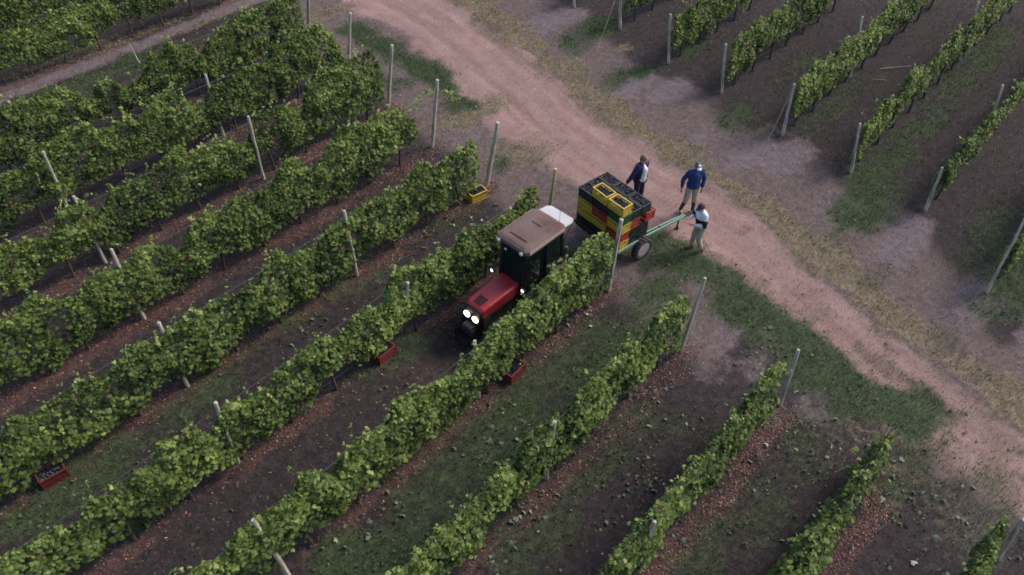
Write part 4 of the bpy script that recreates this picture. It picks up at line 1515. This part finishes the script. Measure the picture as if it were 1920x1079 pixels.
# marker lights on stalks either side of the screen, mirrors
for s in (-1, 1):
    bm = bmesh.new()
    tube(bm, [(-.02, s * .34, 1.05), (.05, s * .44, 1.12), (.06, s * .47, 1.2)], .012, 6)
    box(bm, (.06, s * .47, 1.24), (.06, .12, .085))
    w = link('marker_light', bm, M['black_trim'], TT)
    bm = bmesh.new()
    lathe(bm, [(.091, .042), (.1, .03), (.104, .004)], 12, 'X')
    link('lens', bm, M['lens_mark'], w, (0, s * .47, 1.245), smooth=True)
    bm = bmesh.new()
    tube(bm, [(-.19, s * .43, 2.0), (-.13, s * .58, 2.02), (-.13, s * .60, 1.82)], .009, 6)
    box(bm, (-.13, s * .60, 1.74), (.025, .13, .20))
    link('mirror', bm, M['black_trim'], TT)
bm = bmesh.new()
lathe(bm, [(-.01, .03), (.01, .033), (.02, .01)], 12, 'X')
link('inside_lamp', bm, M['lens_off'], TT, (-.12, -.23, 1.98))
bm = bmesh.new()
tube(bm, [(-.02, -.1, 1.06), (-.07, .0, 1.6), (-.13, .12, 1.98)], .008, 5)
link('wiper', bm, M['black_trim'], TT)
# open rear window, hinged at the roof
bm = bmesh.new()
q = [Vector((-1.43, -.41, 2.25)), Vector((-1.43, .41, 2.25)), Vector((-1.72, .40, 2.20)), Vector((-1.90, .30, 2.15)), Vector((-1.90, -.36, 2.15)), Vector((-1.80, -.42, 2.17))]
lo = [bm.verts.new(v) for v in q]
hi = [bm.verts.new(v + Vector((0, 0, .022))) for v in q]
bm.faces.new(lo[::-1])
bm.faces.new(hi)
for i in range(6):
    bm.faces.new((lo[i], lo[(i + 1) % 6], hi[(i + 1) % 6], hi[i]))
bmesh.ops.recalc_face_normals(bm, faces=bm.faces)
o = link('rear_window', bm, M['hatch'], TT)
o['label'] = 'rear window propped open behind the roof, reflected sky painted pale'
bm = bmesh.new()
for s in (-1, 1):
    tube(bm, [(-1.78, s * .36, 2.17), (CX1 - .02, s * .40, 1.75)], .011, 6)
link('window_strut', bm, M['black_trim'], TT)
# seat, driver's controls
bm = bmesh.new()
box(bm, (-.95, 0, 1.02), (.42, .42, .12))
box(bm, (-1.14, 0, 1.30), (.10, .40, .50))
bevel(bm, .03, 2)
link('seat', bm, M['black_trim'], TT)
bm = bmesh.new()
tube(bm, [(-.28 + .0, 0, .95), (-.36, 0, 1.28)], .02, 6)
tube(bm, [(-.40 + .10 * math.cos(t), .17 * math.sin(t), 1.30 + .09 * math.cos(t)) for t in np.linspace(0, 2 * PI, 17)], .014, 6)
link('steering_wheel', bm, M['black_trim'], TT)
# rear wheels and mudguards
for s in (-1, 1):
    wheel(TT, (-1.12, s * .50, .56), .56, .28, .30, s, 22, M['paint_red'])
    bm = bmesh.new()
    rr0, pv = [], None
    for i in range(9):
        t = PI * (.08 + .84 * i / 8)
        ring = [bm.verts.new((-1.12 + math.cos(t) * R_, s * y_, .56 + math.sin(t) * R_)) for R_, y_ in ((.615, .34), (.615, .60), (.60, .60), (.60, .34))]
        if pv:
            for j in range(4):
                bm.faces.new((pv[j], pv[(j + 1) % 4], ring[(j + 1) % 4], ring[j]))
        else:
            bm.faces.new(ring)
        pv = ring
    bm.faces.new(pv[::-1])
    bmesh.ops.recalc_face_normals(bm, faces=bm.faces)
    link('mudguard', bm, M['engine_black'], TT)
bm = bmesh.new()
box(bm, (-1.5, 0, .62), (.3, .4, .3))
for s in (-1, 1):
    tube(bm, [(-1.5, s * .2, .5), (-1.95, s * .26, .45)], .03, 8)
tube(bm, [(-1.95, -.27, .45), (-1.95, .27, .45)], .03, 8)
link('rear_linkage', bm, M['engine_black'], TT)
bm = bmesh.new()
tube(bm, [(-1.36, .30, 2.24), (-1.36, .30, 2.75)], .005, 5)
link('aerial', bm, M['wire'], TT)

# ================================================================== PEOPLE
def remesh(name, bm, m, parent, vox=.011, smooth=4):
    me = bpy.data.meshes.new(name)
    bm.to_mesh(me)
    bm.free()
    o = bpy.data.objects.new(name, me)
    COL.objects.link(o)
    r = o.modifiers.new('r', 'REMESH')
    r.mode = 'VOXEL'
    r.voxel_size = vox
    r.use_smooth_shade = True
    if smooth:
        s = o.modifiers.new('s', 'SMOOTH')
        s.factor = .5
        s.iterations = smooth
    dg = bpy.context.evaluated_depsgraph_get()
    dg.update()
    nm = bpy.data.meshes.new_from_object(o.evaluated_get(dg))
    o.modifiers.clear()
    o.data = nm
    nm.name = name
    nm.materials.clear()
    nm.materials.append(m)
    o.parent = parent
    return o


def cap(bm, a, b, ra, rb, n=12, flat=1.0, fdir=None):
    """tapered capsule from a to b"""
    a, b = Vector(a), Vector(b)
    d = (b - a)
    L = d.length
    d.normalize()
    x = (Vector(fdir) if fdir else Vector((0.31, .8, .5))).cross(d)
    if x.length < .01:
        x = Vector((1, 0, 0)).cross(d)
    x.normalize()
    y = d.cross(x)
    rings = []
    for t in (-85, -60, -30):
        s, c = math.sin(math.radians(t)), math.cos(math.radians(t))
        rings.append((a + d * ra * s, ra * c))
    rings.append((a, ra))
    rings.append((b, rb))
    for t in (30, 60, 85):
        s, c = math.sin(math.radians(t)), math.cos(math.radians(t))
        rings.append((b + d * rb * s, rb * c))
    pv = None
    for p_, r_ in rings:
        rv = [bm.verts.new(p_ + (x * math.cos(2 * PI * i / n) + y * math.sin(2 * PI * i / n) * flat) * r_) for i in range(n)]
        if pv:
            for i in range(n):
                bm.faces.new((pv[i], pv[(i + 1) % n], rv[(i + 1) % n], rv[i]))
        else:
            bm.faces.new(rv[::-1])
        pv = rv
    bm.faces.new(pv)


def ell(bm, c, r, rot=None):
    ball(bm, c, 1, r, rot, 16, 10)


def hand(bm, wrist, elbow, curl=.5, side=1):
    w, e = Vector(wrist), Vector(elbow)
    d = (w - e).normalized()
    f = Vector((0, 1, 0))
    f = (f - d * f.dot(d)).normalized()           # palm width runs fore-aft
    nrm = d.cross(f) * side                       # away from the body
    cap(bm, w, w + d * .075, .026, .036, 10, .55, nrm)
    pc = w + d * .09
    for i, L in enumerate((.068, .078, .074, .058)):
        o = f * (.030 - .020 * i)
        k1 = pc + o
        k2 = k1 + (d - nrm * .25 * curl).normalized() * L * .5
        k3 = k2 + (d - nrm * 1.1 * curl).normalized() * L * .5
        cap(bm, pc + o - d * .03, k1, .0105, .0105, 8)
        cap(bm, k1, k2, .0100, .0092, 8)
        cap(bm, k2, k3, .0092, .0075, 8)
    t1 = w + d * .03 + f * .026
    t2 = t1 + (d * .7 + f * .7).normalized() * .04
    cap(bm, t1, t2, .013, .011, 8)
    cap(bm, t2, t2 + (d - nrm * .2).normalized() * .032, .011, .008, 8)


def person(loc, rz, J, look, label, skin, clothes, scale=1.0):
    """J: joints in metres, local frame x = person's right, y = forward"""
    root = empty('person', loc, rz, label, 'person')
    root.scale = (scale,) * 3
    bm = bmesh.new()
    v = {k: Vector(p_) for k, p_ in J.items()}
    # trunk
    cap(bm, v['pelvis'] + Vector((-.06, 0, 0)), v['pelvis'] + Vector((.06, 0, 0)), .115, .115)
    cap(bm, v['pelvis'], v['waist'], .125, .115)
    cap(bm, v['waist'], v['chest'], .118, .145)
    cap(bm, v['sh_l'] * .8 + v['chest'] * .2, v['sh_r'] * .8 + v['chest'] * .2, .075, .075)
    cap(bm, v['chest'], v['neck'], .12, .06)
    cap(bm, v['neck'], v['head'] + Vector((0, 0, -.05)), .056, .056)
    hx = Matrix.Rotation(look[0], 3, 'Z') @ Matrix.Rotation(look[1], 3, 'X')
    hc = v['head']
    ell(bm, hc + hx @ Vector((0, -.008, .025)), (.077, .098, .105), hx)
    ell(bm, hc + hx @ Vector((0, .028, -.045)), (.056, .062, .075), hx)
    cap(bm, hc + hx @ Vector((0, .085, .02)), hc + hx @ Vector((0, .108, -.018)), .010, .016, 8)
    for s in (-1, 1):
        ell(bm, hc + hx @ Vector((s * .078, -.005, -.005)), (.012, .022, .033), hx)
    for s, k in ((-1, 'l'), (1, 'r')):
        cap(bm, v['sh_' + k], v['el_' + k], .052, .040)
        cap(bm, v['el_' + k], v['wr_' + k], .041, .027)
        hand(bm, v['wr_' + k], v['el_' + k], .6, s)
        cap(bm, v['hip_' + k], v['kn_' + k], .088, .058)
        kn, an = v['kn_' + k], v['an_' + k]
        cap(bm, kn, kn.lerp(an, .35), .057, .056)
        cap(bm, kn.lerp(an, .35), an, .056, .036)
    body = remesh('body', bm, skin, root, .0115, 2)
    for s in (-1, 1):
        bm = bmesh.new()
        ell(bm, hc + hx @ Vector((s * .030, .081, .016)), (.012, .008, .008), hx)
        link('eye', bm, M['eye'], root)
    bm = bmesh.new()
    ell(bm, hc + hx @ Vector((0, .082, -.062)), (.024, .010, .006), hx)
    link('mouth', bm, M['lip'], root)
    clothes(root, v, hx, hc)
    return root


def cloth_mat(name, c, var=.12, rough=.85):
    return mat(name, c, rough, 0, var, 9, .2, .25)


M['eye'] = mat('eye_dark', (.02, .015, .012), .3)
M['lip'] = mat('lip', (.28, .10, .08), .6)
SK1 = mat('skin_fair', (.50, .28, .21), .55, 0, .06, 12)
SK2 = mat('skin_tanned', (.26, .13, .09), .55, 0, .08, 12)
SK3 = mat('skin_fair_red', (.42, .22, .16), .55, 0, .06, 12)


def trousers(root, v, m, low=.0, r=1.18, name='trousers', waist=.05):
    bm = bmesh.new()
    cap(bm, v['pelvis'] + Vector((-.07, 0, 0)), v['pelvis'] + Vector((.07, 0, 0)), .128, .128)
    cap(bm, v['pelvis'], v['pelvis'] + Vector((0, 0, waist)), .14, .13)
    for k in 'lr':
        cap(bm, v['hip_' + k], v['kn_' + k], .103, .078)
        end = v['kn_' + k].lerp(v['an_' + k], low)
        if low > 0:
            cap(bm, v['kn_' + k], end, .078, .078 - .016 * low)
    return remesh(name, bm, m, root, .012, 5)


def top(root, v, m, name, sleeve=1.0, r=0.0, hem=.02, open_front=False):
    bm = bmesh.new()
    b = -.022 if open_front else 0
    B = Vector((0, b, 0))
    cap(bm, v['pelvis'] + Vector((-.05, b, hem)), v['pelvis'] + Vector((.05, b, hem)), .148 + r, .148 + r)
    cap(bm, v['pelvis'] + Vector((0, b, hem)), v['waist'] + B, .155 + r, .145 + r)
    cap(bm, v['waist'] + B, v['chest'] + B, .145 + r, .168 + r)
    for s in (-1, 1):
        cap(bm, v['waist'] + Vector((s * .05, b, 0)), v['chest'] + Vector((s * .06, b, 0)), .12 + r, .135 + r)
    cap(bm, v['sh_l'] * .85 + v['chest'] * .15, v['sh_r'] * .85 + v['chest'] * .15, .088 + r, .088 + r)
    cap(bm, v['chest'], v['neck'] + Vector((0, -.01, -.02)), .13 + r, .07 + r)
    for k in 'lr':
        e = v['el_' + k]
        if sleeve <= .5:
            cap(bm, v['sh_' + k], v['sh_' + k].lerp(e, sleeve * 2), .072 + r, .064 + r)
        else:
            cap(bm, v['sh_' + k], e, .073 + r, .060 + r)
            cap(bm, e, e.lerp(v['wr_' + k], (sleeve - .5) * 2 * .93), .060 + r, .045 + r)
    return remesh(name, bm, m, root, .012, 5)


def shoes(root, v, m, fwd=.14):
    for k in 'lr':
        a = v['an_' + k]
        dx = (a - v['kn_' + k])
        bm = bmesh.new()
        cap(bm, (a.x, a.y - .045, a.z - .04), (a.x + (.02 if k == 'r' else -.02), a.y + fwd, a.z - .048), .044, .038)
        cap(bm, (a.x, a.y - .02, a.z + .015), (a.x, a.y, a.z - .03), .044, .046)
        o = remesh('shoe', bm, m, root, .01, 3)


def hair(root, hx, hc, m, full=True):
    bm = bmesh.new()
    ell(bm, hc + hx @ Vector((0, -.022, .045)), (.088, .100, .095), hx)
    if full:
        ell(bm, hc + hx @ Vector((0, -.06, -.005)), (.082, .062, .085), hx)
        for s in (-1, 1):
            ell(bm, hc + hx @ Vector((s * .065, -.01, .03)), (.026, .06, .055), hx)
        ell(bm, hc + hx @ Vector((0.02, .05, .085)), (.06, .04, .028), hx)
    remesh('hair', bm, m, root, .009, 2)


def hat(root, hx, hc, mc, mp, name='cap'):
    bm = bmesh.new()
    ell(bm, hc + hx @ Vector((0, -.008, .055)), (.090, .108, .082), hx)
    o = remesh(name, bm, mc, root, .009, 2)
    bm = bmesh.new()
    ell(bm, hc + hx @ Vector((0, .115, .045)), (.068, .062, .010), hx)
    link('peak', bm, mp, o, smooth=True)
    return o


def stand(**kw):
    J = dict(pelvis=(0, 0, .95), waist=(0, .0, 1.10), chest=(0, 0, 1.30), neck=(0, -.01, 1.48), head=(0, .02, 1.62),
             sh_l=(-.18, 0, 1.42), sh_r=(.18, 0, 1.42), el_l=(-.25, -.03, 1.13), el_r=(.25, -.03, 1.13), wr_l=(-.26, .06, .89), wr_r=(.26, .06, .89),
             hip_l=(-.09, 0, .92), hip_r=(.09, 0, .92), kn_l=(-.11, .03, .50), kn_r=(.11, .03, .50), an_l=(-.12, 0, .09), an_r=(.12, 0, .09))
    J.update(kw)
    return J


# person 1: navy jacket open over a white shirt, one hand on the crates
def c1(root, v, hx, hc):
    trousers(root, v, cloth_mat('navy_trousers', (.028, .026, .055)), .93)
    top(root, v, cloth_mat('white_shirt', (.72, .72, .74)), 'shirt', .3, -.012, .0)
    top(root, v, cloth_mat('navy_jacket', (.030, .030, .075)), 'jacket', 1.0, .012, -.02, True)
    bm = bmesh.new()      # the shirt front that shows between the open sides of the jacket
    a_, b_ = v['pelvis'] + Vector((.0, .098, .03)), v['chest'] + Vector((0, .118, .02))
    cap(bm, a_, b_, .098, .090, 14, .8, (0, 1, 0))
    cap(bm, b_, v['neck'] + Vector((0, .035, -.03)), .078, .05)
    remesh('shirt_front', bm, bpy.data.materials['white_shirt'], root, .01, 3)
    shoes(root, v, mat('dark_shoe', (.03, .025, .022), .7))
    hair(root, hx, hc, mat('brown_hair', (.16, .085, .04), .7, 0, .3, 30))


p1 = at(1206, 298, 1.62)
person((p1[0] + .0, p1[1] - .02, 0), math.radians(-138), stand(
    el_r=(.30, -.04, 1.17), wr_r=(.44, -.08, .98), el_l=(-.24, -.06, 1.13), wr_l=(-.25, .0, .88), head=(0, .03, 1.62), neck=(0, -.01, 1.48)),
    (math.radians(20), -.25), 'person in an open navy jacket over a white shirt, behind the stacked crates', SK1, c1)


# person 2: blue sweater, khaki shorts, pale cap, dark lower legs
def c2(root, v, hx, hc):
    trousers(root, v, cloth_mat('khaki_shorts', (.34, .30, .22)), .12, name='shorts')
    s_ = top(root, v, cloth_mat('blue_sweater', (.020, .036, .125)), 'sweater', .95, .004, .03)
    for k in 'lr':
        bm = bmesh.new()
        kn, an = v['kn_' + k], v['an_' + k]
        cap(bm, an.lerp(kn, .05), an.lerp(kn, .65), .048, .064)  # darker shell around the lower leg
        remesh('lower_leg_shell', bm, cloth_mat('dark_lower_leg', (.05, .04, .038)), root, .01, 2)
    shoes(root, v, mat('pale_shoe_worn', (.32, .27, .24), .8))
    hat(root, hx, hc, cloth_mat('navy_grey_cap', (.09, .10, .14)), cloth_mat('pale_peak', (.62, .60, .62)))
    bm = bmesh.new()
    ell(bm, hc + hx @ Vector((0, .065, .10)), (.045, .035, .042), hx)
    link('cap_front', bm, cloth_mat('pale_cap_front', (.70, .68, .70)), root, smooth=True)


p2 = at(1308, 312, 1.62)
person((p2[0], p2[1], 0), math.radians(180 + 8), stand(
    el_r=(.30, -.06, 1.14), wr_r=(.33, .02, .90), el_l=(-.29, -.02, 1.14), wr_l=(-.24, .08, .90),
    kn_r=(.15, .06, .50), an_r=(.22, -.02, .09), kn_l=(-.10, .06, .51), an_l=(-.12, .04, .09)),
    (.1, -.32), 'person in a blue sweater, khaki shorts and pale cap, walking behind the drawbar tip', SK2, c2)


# person 3: white and black top, khaki trousers, leaning forward with hands together
def c3(root, v, hx, hc):
    trousers(root, v, cloth_mat('khaki_trousers', (.36, .33, .26)), .72)
    top(root, v, cloth_mat('white_top', (.66, .66, .68)), 'top', .97, .0, .02)
    bm = bmesh.new()
    cap(bm, v['pelvis'] + Vector((0, 0, .05)), v['waist'], .172, .162)
    cap(bm, v['waist'], v['waist'].lerp(v['chest'], .62), .162, .178)
    for s in (-1, 1):
        cap(bm, v['waist'] + Vector((s * .05, 0, 0)), v['waist'].lerp(v['chest'], .6) + Vector((s * .05, 0, 0)), .14, .145)
    remesh('vest', bm, cloth_mat('black_vest', (.016, .017, .022)), root, .012, 4)
    for k in 'lr':
        bm = bmesh.new()
        e, w = v['el_' + k], v['wr_' + k]
        cap(bm, v['sh_' + k].lerp(e, .62), e, .083, .074)
        remesh('sleeve_band', bm, bpy.data.materials['black_vest'], root, .011, 3)
    shoes(root, v, mat('brown_shoe', (.11, .05, .035), .7))
    hair(root, hx, hc, mat('dark_hair', (.045, .022, .018), .7, 0, .3, 30))
    hat(root, hx, hc, cloth_mat('dark_cap', (.05, .03, .04)), cloth_mat('dark_cap_peak', (.06, .05, .09)))


p3 = at(1324, 385, 1.58)
person((p3[0] - .0, p3[1] + .0, 0), math.radians(112), stand(
    waist=(0, .02, 1.09), chest=(0, .06, 1.28), neck=(0, .08, 1.45), head=(0, .14, 1.57), sh_l=(-.18, .06, 1.39), sh_r=(.18, .06, 1.39),
    el_l=(-.27, .10, 1.12), wr_l=(-.10, .30, 1.08), el_r=(.26, .12, 1.12), wr_r=(.12, .32, 1.16),
    kn_l=(-.10, .06, .50), an_l=(-.13, -.10, .09), kn_r=(.10, .08, .50), an_r=(.11, .08, .09)),
    (.35, -.35), 'person in a white top with black vest and khaki trousers, right of the drawbar tip', SK3, c3, .97)
